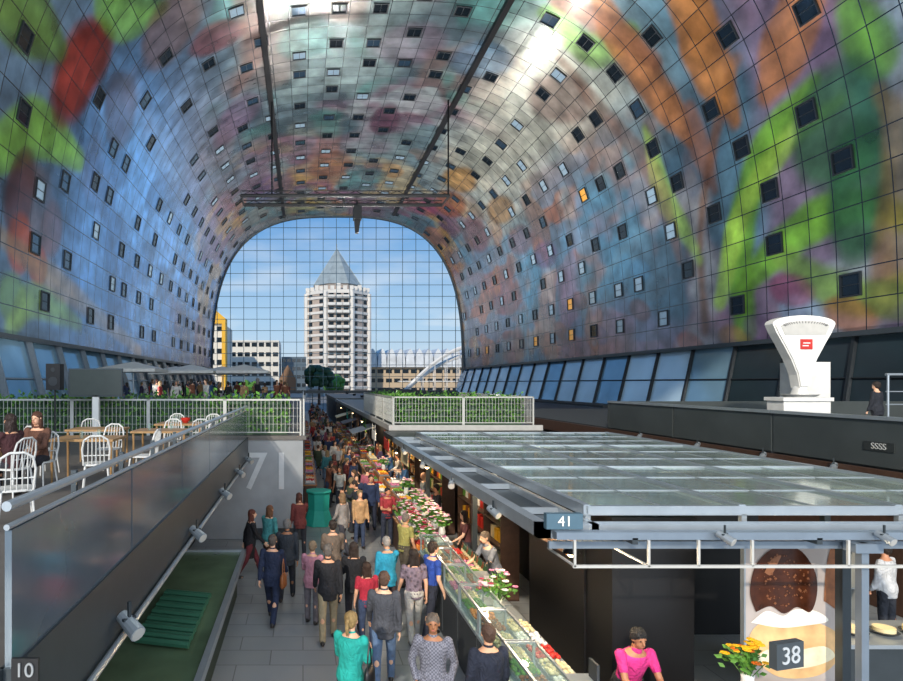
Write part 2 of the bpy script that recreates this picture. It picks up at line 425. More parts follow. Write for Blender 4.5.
def win_mesh(pane):
    h = CELL*.38; mb = MB(); t = .08
    for a in ((-h, h, -h, -h+t), (-h, h, h-t, h), (-h, -h+t, -h+t, h-t), (h-t, h, -h+t, h-t)):
        mb.box(a[0], a[1], a[2], a[3], -.02, .09, 0)
    i = h-t
    mb.add([(-i, -i, .02), (i, -i, .02), (i, i, .02), (-i, i, .02)], [(0, 1, 2, 3)], 1)
    mb.box(-.02, .02, -i, i, .02, .045, 0)
    me = bpy.data.meshes.new('window'); me.from_pydata(mb.v, [], mb.f); me.polygons.foreach_set('material_index', mb.m)
    me.materials.append(frame); me.materials.append(pane); me.update(); return me
WM = [win_mesh(windark), win_mesh(winblue), win_mesh(winlight), win_mesh(winwarm)]
near_px = [(857,160),(820,115),(778,245),(862,280),(738,303),(668,317),(667,237),(643,285),(740,40),(810,15),(748,153),(715,215),(658,45),(676,190),(643,110),
 (590,50),(608,96),(540,17),(500,75),(470,14),(372,5),(369,62),(291,14),(291,72),(240,74),(227,15),(173,55),(150,98),(37,195),(48,303),(70,262),(97,238),(95,190),(125,175),
 (138,230),(111,287),(440,72),(551,98),(575,130),(605,190),(619,170),(620,290),(597,245),(601,120),(652,150),(620,225),(190,100),(148,150),(17,120),(60,180),(100,90),(40,255),(122,293),(715,115),(775,200),(205,70),(255,100),(330,90),(410,95)]
cells = {}
def put(i, j, k): cells[(i, j)] = k
occupied = set()
for p in near_px:
    s, y = wall_at(*p); i = int(s//CELL); j = int((y+8)//CELL)
    if y < 98 and not any((i+a, j+b) in cells for a in (-1, 0, 1) for b in (-1, 0, 1)):
        k = 0
        if p in ((667,237), (668,317), (643,285), (37,195), (97,238), (227,15), (608,96), (620,290), (111,287)): k = 2
        elif (i*7+j*3) % 3 == 0 and p[0] < 650: k = 1
        put(i, j, k); occupied.add((i//2, j//4))
NI = int(LEN//CELL); NJ = int(107//CELL)
for gi in range(0, NI//2+1):
    for gj in range(8, NJ//3+1):
        i = gi*2+1; j = gj*3+((gi*2+(gi//3)) % 3)
        yc = j*CELL-8
        if yc < 42 and ((i//2, j//4) in occupied or random.random() < .55): continue
        if random.random() < .12: continue
        if i >= NI or i < 1 or j >= NJ: continue
        if any((i+a, j+b) in cells for a in (-1, 0, 1) for b in (-1, 0, 1)): continue
        r = random.random(); u = i/NI
        k = 0 if r < .5 else (1 if r < .75 else 2)
        if u > .7: k = 0 if r < .4 else (1 if r < .5 else 2)
        if u > .75 and random.random() < .08: k = 3
        put(i, j, k)
wn_ = 0; farv = MB()
WMs = [frame, windark, winblue, winlight, winwarm]
for (i, j), k in sorted(cells.items(), key=lambda t: t[0][1]):
    s = (i+.5)*CELL; y = (j+.5)*CELL-8
    x0, z0 = at_s(s-.2); x1, z1 = at_s(s+.2); x, z = at_s(s)
    tv = Vector((float(x1-x0), 0, float(z1-z0))).normalized(); yv = Vector((0, 1, 0)); nv = tv.cross(yv) * -1
    if nv.dot(Vector((XC-float(x), 0, 12-float(z)))) < 0: nv = -nv
    tv2 = yv.cross(nv)
    M = Matrix((tv2, yv, nv)).transposed().to_4x4(); M.translation = Vector((float(x), y, float(z)))
    if wn_ >= 300:
        me = WM[k]; farv_m = {0: 0, 1: k+1}
        o_ = len(farv.v); farv.v += [tuple(M @ v.co) for v in me.vertices]
        for p in me.polygons: farv.f.append([q+o_ for q in p.vertices]); farv.m.append(farv_m[p.material_index])
        continue
    wn_ += 1
    o = bpy.data.objects.new('window_%d' % wn_, WM[k]); COL.objects.link(o)
    o.matrix_world = M; o['kind'] = 'structure'; o['label'] = 'square apartment window set in the printed vault'
if farv.v: make('apartment_windows', farv, WMs, kind='stuff', label='small distant apartment windows set in the printed vault', category='window')

for dx in (-8.8, 8.8):
    zt = CZ+B*(1-(8.8/A)**3)**(1/3)-.25
    make('ceiling_track', MB().box(XC+dx-.22, XC+dx+.22, 0, 96, zt-.15, zt+.2), black, label='long black service rail fixed under the vaulted ceiling', category='rail')
g = MB(); gy0, gy1, gz = 57, 60, 22.5; gx0, gx1 = -5.9, 13.9
for y in (gy0, gy1):
    g.cyl((gx0, y, gz), (gx1, y, gz), .17, n=6); g.cyl((gx0, y, gz+.45), (gx1, y, gz+.45), .05, n=6)
    n = 20
    for i in range(n):
        x = gx0+(gx1-gx0)*i/n; g.cyl((x, y, gz+(.45 if i % 2 else 0)), (x+(gx1-gx0)/n, y, gz+(0 if i % 2 else .45)), .03, n=5)
for x in (gx0, gx1, (gx0+gx1)/2):
    g.cyl((x, gy0, gz), (x, gy1, gz), .1, n=6)
gan = make('lighting_gantry', g, black, label='rectangular dark steel lighting truss hanging below the vault', category='truss')
for x in (-2.95, 13.8):
    make('hanger', MB().cyl((x, gy0, gz), (x, gy0, 31.6), .08, n=5), blackm, parent=gan)
make('loudspeaker_array', MB().box(4.9, 5.7, 58.1, 58.9, 20.6, 21.9).prism([(5.0, 20.6), (5.6, 20.6), (5.4, 19.3), (5.1, 19.3)], 58.2, 58.8).cyl((5.3, 58.5, 21.9), (5.3, 58.5, 22.5), .1, n=6), black, label='black loudspeaker cluster hanging from the lighting truss', category='loudspeaker')

net = MB()
def halfw(z):
    zz = min(max((z-CZ)/B, 0), 1); return A*(1-zz**3)**(1/3)
x = XC-20
while x < XC+20.5:
    d = abs(x-XC)/A; zt = CZ+B*(1-d**3)**(1/3); net.cyl((x, 99.7, .05), (x, 99.7, zt), .06, n=4); x += 2.2
z = 2.0
while z < CZ+B:
    h = halfw(z); net.cyl((XC-h, 99.7, z), (XC+h, 99.7, z), .055, n=4); z += 1.9
o = make('window_end', net, mat('cable_steel', '46606f', .4, .4), kind='structure', label='glass end facade held by a thin steel cable net')
rim = MB(); pr = None
for k in range(0, 61):
    t = math.pi*k/60; X, Z = arch_xz(np.array([t])); p = (float(X[0]), 99.9, float(Z[0]))
    if pr: rim.cyl(pr, p, .28, n=6)
    pr = p
make('trim_1', rim, steeld, kind='structure', label='dark steel rim around the end facade')
en = MB().box(-15, 26.5, 99.2, 99.6, 3.0, 3.5)
for i in range(16): en.box(-15+i*2.75, -14.85+i*2.75, 99.2, 99.6, .02, 3.0)
make('door_1', en, steeld, kind='structure', label='dark framed entrance doors under the end facade')

wcount = 400
xL = float(ax[0]); xR = float(ax[-1]); zb = CZ+2.5
for side, xw, inn in (('left', xL, 1), ('right', xR, -1)):
    lv = MB().box(min(xw+inn*1.6, xw+inn*1.4), max(xw+inn*1.6, xw+inn*1.4), -8, 100, 0, 2.9)
    make('wall_%s_lower' % side, lv, dgray, kind='structure', label='dark lower wall below the glazed band')
    make('trim_%d' % (2 if side == 'left' else 3), MB().box(min(xw-inn*.3, xw+inn*.4), max(xw-inn*.3, xw+inn*.4), -8, 100, zb-.25, zb), steeld, kind='structure', label='dark ledge below the printed panels')
    step = 4.0; y = 8.0
    while y < 99:
        xa, xb = xw, xw+inn*1.5; za, zbm = zb-.25, 2.9; mb = MB(); y2 = y+step; lean = 1.0
        mb.add([(xa, y+lean, za), (xa, y2+lean, za), (xb, y2, zbm), (xb, y, zbm)], [(0, 1, 2, 3)], 0)
        mb.cyl((xa+inn*.05, y+lean, za), (xb+inn*.05, y, zbm), .14 if side == 'right' else .3, n=6, m=1)
        zm = (za+zbm)/2; mb.cyl((xa+inn*.8, y+lean/2, zm), (xa+inn*.8, y2+lean/2, zm), .05, n=5, m=1)
        wcount += 1
        if side == 'right': gm = banddark if y < 35 else bandglass if int(y/4) % 3 else bandmid  # paler panes farther in carry the painted sky reflection, near ones stay dark
        else: gm = bandmid if y < 50 else banddark
        make('window_%d' % wcount, mb, [gm, steelb if side == 'left' else frame], kind='structure', label='leaning glazed shop front below the printed panels')
        y += step
make('side_gallery', MB().box(22.5, 25.0, 45, 90, 2.75, 3.0).box(22.7, 22.9, 45, 90, 0.01, 2.75), dgray, label='dark gallery floor along the shop fronts', category='gallery')

make('floor', MB().add([(-16, -8, 0), (28, -8, 0), (28, 100, 0), (-16, 100, 0)], [(0, 1, 2, 3)]), floorm, kind='structure', label='grey stone tile floor')
make('ground', MB().add([(-400, 100, -.02), (500, 100, -.02), (500, 900, -.02), (-400, 900, -.02)], [(0, 1, 2, 3)]), plazam, kind='structure', label='paved city plaza outside')

# ------------------------------------------------------------------ outside
ty = 230; tx = 13.0
tw = empty('apartment_tower', (tx, ty, 0), label='white octagonal apartment tower with pointed grey roof', category='tower')
wallw = mat('tower_wall', 'dedad2', .7, noise=.12, scale=.3); roofm = mat('tower_roof', '9aa6a8', .5, .1, noise=.25, scale=.5)
brickm = mat('tower_brick', 'b5a598', .7, noise=.25, scale=.6)
R = 13.1
def octo(r, z, off=0): return [(r*math.cos(math.pi/8+math.pi/4*i+off), r*math.sin(math.pi/8+math.pi/4*i+off), z) for i in range(8)]
tb = MB().loft([octo(R*.96, 0), octo(R*.96, 37.5)], 1)
for k in range(13): tb.loft([octo(R*.985, 2.6+k*2.75), octo(R*.985, 3.5+k*2.75)])
for i in range(8):
    p = octo(R*.97, 0)[i]; tb.cyl(p, (p[0], p[1], 38), .9, n=6)
tb.loft([octo(R*.98, 37.5), octo(R*.98, 38.8)])
for i in range(8):
    for tt_ in (0, .25, .5, .75):
        p = octo(R*.93, 0)[i]; q = octo(R*.93, 0)[(i+1) % 8]; xx = p[0]*(1-tt_)+q[0]*tt_; yy = p[1]*(1-tt_)+q[1]*tt_
        tb.box(xx-.7, xx+.7, yy-.7, yy+.7, 38.8, 40.2+.8*(tt_ == .5))
tb.loft([octo(R*.72, 38.8), octo(R*.70, 42)], 1)
make('body', tb, [wallw, brickm], parent=tw)
rf = MB().loft([octo(R*.74, 41.5), octo(R*.52, 46), octo(.2, 56)])
for i in range(8):
    p = octo(R*.74, 41.5)[i]; q = octo(R*.52, 46)[i]; rf.cyl(p, q, .15, n=4); rf.cyl(q, (0, 0, 56.2), .12, n=4)
rf.cyl((0, 0, 55), (0, 0, 58), .12, n=4)
make('roof', rf, roofm, parent=tw)
wd = MB().box(-.85, .85, -.12, .12, 0, 1.35); firstw = None
bal = MB().box(-1.5, 1.5, -.9, 0, 0, .15).box(-1.5, 1.5, -.9, -.8, .15, 1.0).box(-1.5, -1.4, -.9, 0, .15, 1).box(1.4, 1.5, -.9, 0, .15, 1); firstb = None
for k in range(13):
    for fi in (-2, -1, 0):
        ang = -math.pi/2+(fi+1)*math.pi/4; d = R*.96*math.cos(math.pi/8)
        for off in (-2.7, 0, 2.7):
            if fi != -1 and off == 0: continue
            x = d*math.cos(ang)+off*math.sin(ang); y = d*math.sin(ang)-off*math.cos(ang)
            loc = (x, y, 3.75+k*2.75)
            if firstw is None: firstw = make('window', wd, windark, parent=tw, loc=loc, rz=ang+math.pi/2)
            else: dup(firstw, loc=loc, rz=ang+math.pi/2, parent=tw)
    for off in (-2.6, 0, 2.6):
        loc = (off, -R*.93, 2.7+k*2.75)
        if firstb is None: firstb = make('balcony', bal, white, parent=tw, loc=loc)
        else: dup(firstb, loc=loc, parent=tw)
def slab_building(name, x0, x1, y, z1, floors, wm, label, cols=6):
    b = empty(name, ((x0+x1)/2, y, 0), label=label, category='building'); w = (x1-x0)/2
    make('body', MB().box(-w, w, 0, 18, 0, z1), wm, parent=b)
    h = z1/floors; fw = None; ww = 2*w/cols
    for k in range(floors):
        for c in range(cols):
            loc = (-w+ww*(c+.5), -.05, k*h+h*.35)
            if fw is None: fw = make('window', MB().box(-ww*.36, ww*.36, -.05, .1, 0, h*.42), windark, parent=b, loc=loc)
            else: dup(fw, loc=loc, parent=b)
    return b
cream2 = mat('cream_render', 'e2ddd0', .7)
slab_building('apartment_block', -22, -7.2, 180, 17.5, 6, cream2, 'white rendered apartment block with rows of windows', 7)
yb = slab_building('apartment_block', -28, -19.8, 150, 19.5, 7, cream2, 'white apartment block with bright yellow frame', 4)
make('yellow_frame', MB().prism([(-.6, 19.5), (-.6, 21.5), (2.2, 22.8), (4.6, 20.8), (4.6, 3), (3.7, 3), (3.7, 19.5)], -.8, 3), yellow, parent=yb, label='bright yellow painted frame')
slab_building('office_building', -6.8, 1, 190, 13, 5, mat('slate_facade', '5a6a76', .4, .2), 'slate grey office building', 5)
lowb = slab_building('station_building', 26, 66, 240, 11, 3, mat('sand_facade', 'c2ad90', .7), 'long sand coloured low building with ribbed pale roof', 12)
sr = MB()
for i in range(11):
    a = -20+i*3.7; sr.prism([(a, 11), (a+3.5, 11), (a+3.3, 15.5), (a+2.6, 17.3), (a+1.75, 18.4), (a+.9, 17.3), (a+.2, 15.5)], -2, 16)
make('roof', sr, mat('pale_zinc', 'd6dbde', .5, .1, noise=.25, scale=.4), parent=lowb)
ar = MB()
for (h_, y_) in ((13.6, 150), (11.4, 152)):
    pr = None
    for k in range(25):
        t = k/24; p = (24+24*t, y_, .4+h_*math.sin(math.pi*(.02+.6*t)))
        if pr: ar.cyl(pr, p, .5, n=6)
        if k % 3 == 0: ar.cyl(p, (p[0], y_, 0), .12, n=4)
        pr = p
ar.box(24, 48, 149.9, 152.1, 2.2, 2.7); ar.box(24, 48, 149.9, 152.1, 5, 5.25)
make('station_arch', ar, white, label='white curved steel station canopy arch', category='arch')
def tree(x, y, h, r, lab):
    t = empty('tree', (x, y, 0), label=lab, category='tree')
    make('trunk', MB().cyl((0, 0, 0), (0, 0, h*.5), .35, .2), dwood, parent=t)
    mb = MB(); rr = random.Random(int(x*10))
    for _ in range(40):
        a = rr.uniform(0, 6.28); b_ = rr.uniform(-.8, 1); q = rr.uniform(.3, .9)*r
        mb.ell((math.cos(a)*q, math.sin(a)*q, h*.65+b_*r*.6), rr.uniform(.2, .38)*r, 7, 5)
    make('foliage', mb, greenm if h < 8 else dgreen, parent=t)
tree(3.5, 130, 9, 3.2, 'leafy dark green city tree by the tower'); tree(7, 140, 7, 2.6, 'leafy green city tree by the tower'); tree(-12, 135, 5, 2.5, 'small green street tree')
hs_ = MB().prism([(-5, 0), (-1.5, 0), (-1.5, 5.5), (-3.2, 8.5), (-5, 5.5)], 125, 133)
make('house', hs_, mat('brick_house', '8a6a50', .7), label='small brown gabled house on the plaza', category='house')

# ------------------------------------------------------------------ stall blocks with decks
lb = empty('terrace_block', (0, 0, 0), label='stall block carrying a raised cafe terrace', category='stall')
make('deck', MB().box(-13.5, -1.72, 3.4, 17.9, 2.75, 3.0), deckm, parent=lb)
make('lower_wall', MB().box(-13.5, -3.2, 3.6, 17.8, 0.01, 2.75), black, parent=lb)
make('fascia', MB().box(-1.72, -1.64, 3.4, 17.95, 2.45, 3.08).box(-13.5, -1.7, 3.36, 3.42, 2.45, 3.08), steeld, parent=lb)
pn = None
for k in range(6):
    y = 3.42+k*2.42
    m_ = MB().box(-.02, .02, 0, 2.38, 0, .78)
    if pn is None: pn = make('parapet_panel', m_, parapetm, parent=lb, loc=(-1.68, y, 3.08))
    else: dup(pn, loc=(-1.68, y, 3.08), parent=lb)
make('handrail', MB().cyl((-1.68, 3.4, 4.0), (-1.68, 17.9, 4.0), .03).cyl((-1.68, 3.4, 3.88), (-1.68, 17.9, 3.88), .018), steel, parent=lb)
pp = None
for k in range(13):
    y = 3.42+k*1.2
    if pp is None: pp = make('post', MB().box(-.02, .02, -.02, .02, 0, 1.05), steeld, parent=lb, loc=(-1.76, y, 2.98))
    else: dup(pp, loc=(-1.76, y, 2.98), parent=lb)
make('edge_tube', MB().cyl((-1.6, 3.4, 2.45), (-1.6, 17.9, 2.45), .03), steel, parent=lb)
def spotlight(loc, rz=0, scale=1.0, lab='small grey spotlight on the terrace edge'):
    e = empty('spotlight', loc, rz, label=lab, category='lamp'); e.scale = (scale,)*3
    make('bracket', MB().box(-.012, .012, -.012, .012, -.02, .12).box(-.06, .06, -.015, .015, -.03, -.01), steeld, parent=e)
    make('housing', MB().cyl((0, .1, -.02), (0, -.12, -.12), .055, .07, 12), steel, parent=e)
    make('lens', MB().cyl((0, -.118, -.119), (0, -.125, -.122), .06, .06, 12), offwhite, parent=e)
    return e
spt = spotlight((-1.52, 5.25, 2.66), .9, 1.05)
spt['group'] = 'spotlights'
for (x, y, z) in [(-1.52, 8.6, 2.62), (-1.52, 11.7, 2.62), (-1.52, 14.4, 2.62), (-1.52, 16.8, 2.62)]: dup(spt, (x, y, z), .9)

def number_sign(txt, x0, x1, y, z0, z1, face, tm, lab, rz=0, ts=.95, d=.08):
    e = empty('number_sign', ((x0+x1)/2, y, z0), rz, label=lab, category='sign'); w = (x1-x0)/2; h = z1-z0
    make('board', MB().box(-w, w, 0, d, 0, h), face, parent=e)
    textmesh(txt, h*ts, tm, loc=(0, -.006, h/2), parent=e)
number_sign('10', -1.62, -1.47, 3.33, 3.04, 3.17, black, mat('dim_lettering', '8a8c8c', .6), 'dark stall number sign reading 10', d=.02, ts=.85)
number_sign('41', 2.68, 3.08, 6.6, 3.09, 3.26, mat('sign_blue_teal', '46606e', .45), white, 'dark blue-grey stall number sign reading 41')
number_sign('38', 4.70, 5.05, 6.0, 1.84, 2.10, mat('sign_grey', '3f464b', .5), mat('sign_lettering', 'b4b8ba', .6), 'dark grey stall number sign reading 38', rz=.25)

gc = empty('green_display_counter', (0, 0, 0), label='low green topped counter with steel edge below the terrace', category='counter')
make('body', MB().box(-2.9, -1.45, 4.2, 13.2, .01, .9), olive, parent=gc)
make('worktop', MB().box(-3.0, -1.36, 4.1, 13.3, .9, .95), greentop, parent=gc)
make('edge_strip', MB().box(-1.36, -1.27, 4.1, 13.35, .86, 1.0).box(-3.0, -1.27, 13.3, 13.38, .86, 1.0), steel, parent=gc)
rg = MB()
for i in range(15): rg.cyl((-2.4, 8.6+i*.14, 1.03+.02*(i % 2)), (-1.6, 8.4+i*.14, 1.03+.02*(i % 2)), .05, n=6)
make('green_ribbed_mat', rg, mat('ribbed_green', '2a5a44', .6), label='rolled ribbed green mat on the counter', category='mat')

rb = empty('terrace_block', (0, 0, 0), label='grey walled stall block with raised terrace and railing', category='stall')
make('front_wall', MB().box(-13.5, 0, 18.0, 18.25, .01, 3.0), grayc, parent=rb)
make('side_wall', MB().box(-.25, 0, 18.25, 62, .01, 2.95), dgray, parent=rb)
make('deck', MB().box(-13.5, 0.1, 17.95, 62, 3.0, 3.12), deckm, parent=rb)
make('base_strip', MB().box(-1.7, .02, 17.96, 18.0, .01, .35), dgray, parent=rb)
textmesh('71', 1.6, mat('sign_pale', 'b6babc', .7), name='number', loc=(-1.05, 17.985, 2.0), parent=rb)

def rail_panel(w):
    mb = MB(); mb.box(0, w, -.025, .025, 1.05, 1.1).box(0, w, -.015, .015, .08, .11).box(0, .05, -.025, .025, 0, 1.1).box(w-.05, w, -.025, .025, 0, 1.1)
    n = int(w/.12)
    for i in range(1, n): mb.box(w*i/n-.006, w*i/n+.006, -.006, .006, .1, 1.06)
    for k in range(1, 4): mb.box(0, w, -.004, .004, .1+k*.24, .108+k*.24)
    return mb
rp = make('fence', rail_panel(2.3), railm, loc=(-.05-2.3, 18.05, 3.12), label='white steel bar fence panel on the terrace edge', category='fence', group='white terrace fences')
for k in range(2, 6): dup(rp, (-.05-2.3*k, 18.05, 3.12), 0)
for k in range(8): dup(rp, (0.02, 18.08+2.32*k, 3.12), math.pi/2)
def hedge(name, x0, x1, y0, y1, z0, z1, n, label, seed=1):
    mb = MB(); rr = random.Random(seed)
    mb.box(x0+.08, x1-.08, y0+.08, y1-.08, z0, z1-.15, 0)
    for _ in range(n):
        x = rr.uniform(x0, x1); y = rr.uniform(y0, y1); z = rr.uniform(z0+.1, z1)+rr.random()**3*.25
        if rr.random() < .5: y = rr.choice((y0, y1))+rr.uniform(-.04, .04)
        s = rr.uniform(.05, .11); a = Vector((rr.uniform(-1, 1), rr.uniform(-1, 1), rr.uniform(-1, 1))).normalized(); b = a.orthogonal().normalized()
        c = Vector((x, y, z)); mb.add([c-a*s, c+b*s*.5, c+a*s, c-b*s*.5], [(0, 1, 2, 3)], rr.choice((0, 1, 1, 1)))
    return make(name, mb, [dgreen, greenm], label=label, category='hedge', kind='stuff')
hedge('hedge', -12, -.4, 18.3, 19.1, 3.12, 4.28, 4200, 'clipped leafy green hedge behind the white railing', 2)
cb_ = empty('terrace_block', (0, 0, 0), label='dark stall block with a hedge planter on its roof', category='stall')
make('body', MB().box(4.7, 8.8, 23.2, 60, .01, 2.85), black, parent=cb_)
make('roof_slab', MB().box(3.3, 9.05, 22.9, 60, 2.85, 3.05), steeld, parent=cb_)
make('roof_frame', MB().box(3.25, 3.4, 22.8, 60, 2.9, 3.1).box(3.25, 9.1, 22.75, 22.9, 2.9, 3.1), offwhite, parent=cb_)
r2 = make('fence', rail_panel(2.7), railm, loc=(3.45, 23.0, 3.08), label='pale steel bar fence around the roof planter', category='fence', group='planter fences')
dup(r2, (6.15, 23.0, 3.08), 0)
for k in range(4): dup(r2, (3.45, 23.05+2.7*k, 3.08), math.pi/2); dup(r2, (8.85, 23.05+2.7*k, 3.08), math.pi/2)
hedge('hedge', 3.75, 8.6, 23.3, 24.2, 3.06, 4.15, 3600, 'leafy green planting behind the roof railing', 5)
hedge('hedge', 3.65, 4.6, 24.35, 33, 3.06, 4.1, 3000, 'leafy green planting along the roof railing', 6)

rk = empty('terrace_block', (0, 0, 0), label='grey panelled stall block with a raised terrace', category='stall')
make('body', MB().box(12.0, 22, 12, 39.5, .01, 2.75), dwood, parent=rk)
make('deck', MB().box(11.7, 24.5, 5, 39.8, 2.75, 3.0), dgray, parent=rk)
pr_ = None
parg = mat('parapet_grey', '4c5252', .45, .3, noise=.2, scale=1)
for k in range(4):
    m_ = MB().box(-.05, .05, 0, 3.93, 0, 1.0).box(-.1, .1, 0, 3.97, 1.0, 1.07, 1)
    if pr_ is None: pr_ = make('parapet_panel', m_, [parg, steel], parent=rk, loc=(11.75, 7+k*4, 2.95))
    else: dup(pr_, loc=(11.75, 7+k*4, 2.95), parent=rk)
make('parapet_panel', MB().box(11.7, 24, 22.95, 23.05, 2.95, 4.0), parg, parent=rk)
make('fascia', MB().box(11.6, 11.72, 5, 39.8, 2.5, 2.95), dwood, parent=rk)
make('lettering_board', MB().box(11.675, 11.69, 11.85, 12.5, 3.32, 3.5), mat('board_outline', '2e3232', .5), parent=rk)
textmesh('SSSS', .18, mat('dim_lettering2', 'b4b6b2', .6), name='lettering', loc=(11.67, 12.17, 3.41), rot=(math.pi/2, 0, -math.pi/2), parent=rk)
for (y) in (13, 15, 17.5, 20.5): dup(spt, (11.5, y, 2.95), -.9)
hr = MB().cyl((13.6, 14, 4.9), (16.5, 14, 4.9), .03).cyl((13.6, 14, 4.5), (16.5, 14, 4.5), .015).cyl((13.6, 14, 4.2), (16.5, 14, 4.2), .015)
for x in (13.65, 15.0, 16.4): hr.cyl((x, 14, 3.0), (x, 14, 4.9), .025)
make('railing', hr, steel, label='slim steel tube railing on the raised terrace', category='railing')
fr = empty('terrace_block', (0, 0, 0), label='dark stall block with glass railing', category='stall')
make('body', MB().box(11.7, 22, 40.5, 90, .01, 2.9), black, parent=fr)
make('railing', MB().box(11.7, 11.8, 40.5, 90, 3.0, 4.0), blackm, parent=fr)
mid = empty('terrace_block', (0, 0, 0), label='dark stall block with flat roof', category='stall')
make('body', MB().box(3.6, 9, 64, 92, .01, 2.8), black, parent=mid); make('roof_slab', MB().box(3.4, 9.2, 63.8, 92, 2.8, 3.1), steeld, parent=mid)
mid2 = empty('terrace_block', (0, 0, 0), label='dark stall block with flat roof', category='stall')
make('body', MB().box(-13.4, -.2, 66, 92, .01, 2.8), black, parent=mid2); make('roof_slab', MB().box(-13.5, 0, 65.8, 92, 2.8, 3.1), steeld, parent=mid2)

# ------------------------------------------------------------------ glass canopy stall
cn = empty('glass_canopy', (0, 0, 0), label='flat glass and steel canopy over a market stall block', category='canopy')
x0, x1, y0, y1, zc = 2.65, 9.0, 6.75, 17.8, 3.05
fm = MB().box(x0, x0+.14, y0, y1, zc-.1, zc+.06).box(x1-.14, x1, y0, y1, zc-.1, zc+.06).box(x0, x1, y0, y0+.14, zc-.1, zc+.06).box(x0, x1, y1-.14, y1, zc-.1, zc+.06)
fm.box(x0+.6, x0+.68, y0, y1, zc-.08, zc+.06)
for k in range(6): fm.box(x0+.14, x0+.6, y0+.9+k*1.8, y0+.95+k*1.8, zc-.02, zc+.06)
make('outer_frame', fm, steel, parent=cn)
make('gutter', MB().box(x0+.14, x0+.6, y0+.14, y1-.14, zc-.08, zc-.03), steeld, parent=cn)
xs = [3.36, 5.2, 7.05, 8.95]; ys = [7.1, 10.5, 14.1, 17.7]
im = MB()
for x in xs: im.box(x-.04, x+.04, ys[0], ys[-1], zc+.08, zc+.21)
for y in ys: im.box(xs[0], xs[-1], y-.03, y+.03, zc+.09, zc+.2)
for i in range(3):
    im.box((xs[i]+xs[i+1])/2-.012, (xs[i]+xs[i+1])/2+.012, ys[0], ys[-1], zc+.172, zc+.185)
    for k in (1, 2): im.box(xs[0], xs[-1], ys[i]+(ys[i+1]-ys[i])*k/3-.01, ys[i]+(ys[i+1]-ys[i])*k/3+.01, zc+.172, zc+.185)
for x in xs:
    for y in ys: im.box(x-.03, x+.03, y-.03, y+.03, zc-.05, zc+.1)
make('inner_frame', im, steel, parent=cn)
for i in range(3):
    for j in range(3):
        make('glass_pane', MB().box(xs[i]+.05, xs[i+1]-.05, ys[j]+.04, ys[j+1]-.04, zc+.15, zc+.17), canopyglass, parent=cn)
gb = MB()
for k in range(12): gb.box(xs[0], xs[-1], ys[0]+.45+k*.9, ys[0]+.48+k*.9, zc+.05, zc+.08)
make('glazing_bars', gb, steeld, parent=cn)
make('front_beam', MB().box(x0+.1, 9.4, y0-.25, y0-.13, zc-.05, zc+.03).box(x0+.1, 9.4, y0-.05, y0+.0, zc-.2, zc-.12), steelb, parent=cn)
for x in (3.6, 5.6, 7.6):
    make('strut', MB().box(x-.03, x+.03, y0-.25, y0+.1, zc-.1, zc-.03), steeld, parent=cn)
cf = None
for (x, y) in [(3.6, 12.6), (3.6, 17.3), (6.3, 7.0), (8.7, 10), (8.7, 14), (8.7, 17.3), (6.1, 17.3)]:
    if cf is None: cf = make('column', MB().box(-.05, .05, -.05, .05, 0.01, zc-.08), steeld, parent=cn, loc=(x, y, 0))
    else: dup(cf, loc=(x, y, 0), parent=cn)
rk2 = MB().box(2.92, 6.9, 6.48, 6.51, 2.70, 2.73)
for x in (2.94, 3.74, 4.28, 4.86, 5.9): rk2.box(x-.012, x+.012, 6.48, 6.505, 2.72, 3.0)
for x in (2.94, 3.74): rk2.box(x-.012, x+.012, 6.48, 7.2, 2.71, 2.73)
make('hanging_rack', rk2, offwhite, label='pale square tube rack hanging under the canopy edge', category='rack')
for (x, y, s) in [(4.5, 6.4, .7), (6.2, 6.4, .7), (2.6, 8.2, .8), (2.6, 10.5, .8), (2.6, 13, .8), (2.6, 15.5, .8), (5, 17.9, .9), (7.5, 17.9, .9)]: dup(spt, (x, y, 3.1 if y < 7 else 3.0), random.choice((-.3, .2, .5)), s)

make('stall_cabinet', MB().box(4.15, 5.25, 8.05, 11.0, .01, 2.85).box(4.13, 5.27, 8.03, 11.02, 2.85, 2.9).box(4.12, 4.15, 8.8, 8.84, .3, 2.7), black, label='tall black stall cabinet under the canopy', category='cabinet')
make('stall_cabinet', MB().box(5.35, 8.5, 11.2, 16.8, .01, 2.5).box(5.3, 8.55, 11.15, 16.85, 2.5, 2.58), black, label='wide black stall back wall unit under the canopy', category='cabinet')
make('wooden_fascia', MB().box(3.66, 3.74, 8.2, 16.5, 2.35, 2.8).box(3.6, 3.66, 8.2, 16.5, 2.35, 2.4), wood, label='brown wooden fascia board hanging above the counters', category='board')
po = empty('ice_cream_poster', (5.38, 7.3, 0.95), label='large framed poster of a chocolate coated cone above pale pastry', category='poster')
make('board', MB().box(0, 1.2, 0, .05, 0, 1.92), mat('poster_bg', 'b2a69e', .35, noise=.35, scale=1.2), parent=po)
make('board_frame', MB().box(-.02, 1.22, -.01, .055, 1.92, 1.95).box(-.02, 0, -.01, .055, 0, 1.92).box(1.2, 1.22, -.01, .055, 0, 1.92), steel, parent=po)
choc = mat('chocolate', '42200f', .22, noise=.6, scale=9); bun = mat('pastry', 'dcb07a', .4, noise=.45, scale=4)
def blob(pts, y): return MB().add([(p[0], y, p[1]) for p in smoothpts(pts+[pts[0]], 5)[:-1]], [tuple(range(5*len(pts)))])
make('printed_pastry', blob([(.04, .45), (.05, .68), (.2, .84), (.5, .88), (.85, .84), (1.12, .7), (1.16, .45), (.9, .2), (.4, .18)], -.006), bun, parent=po)
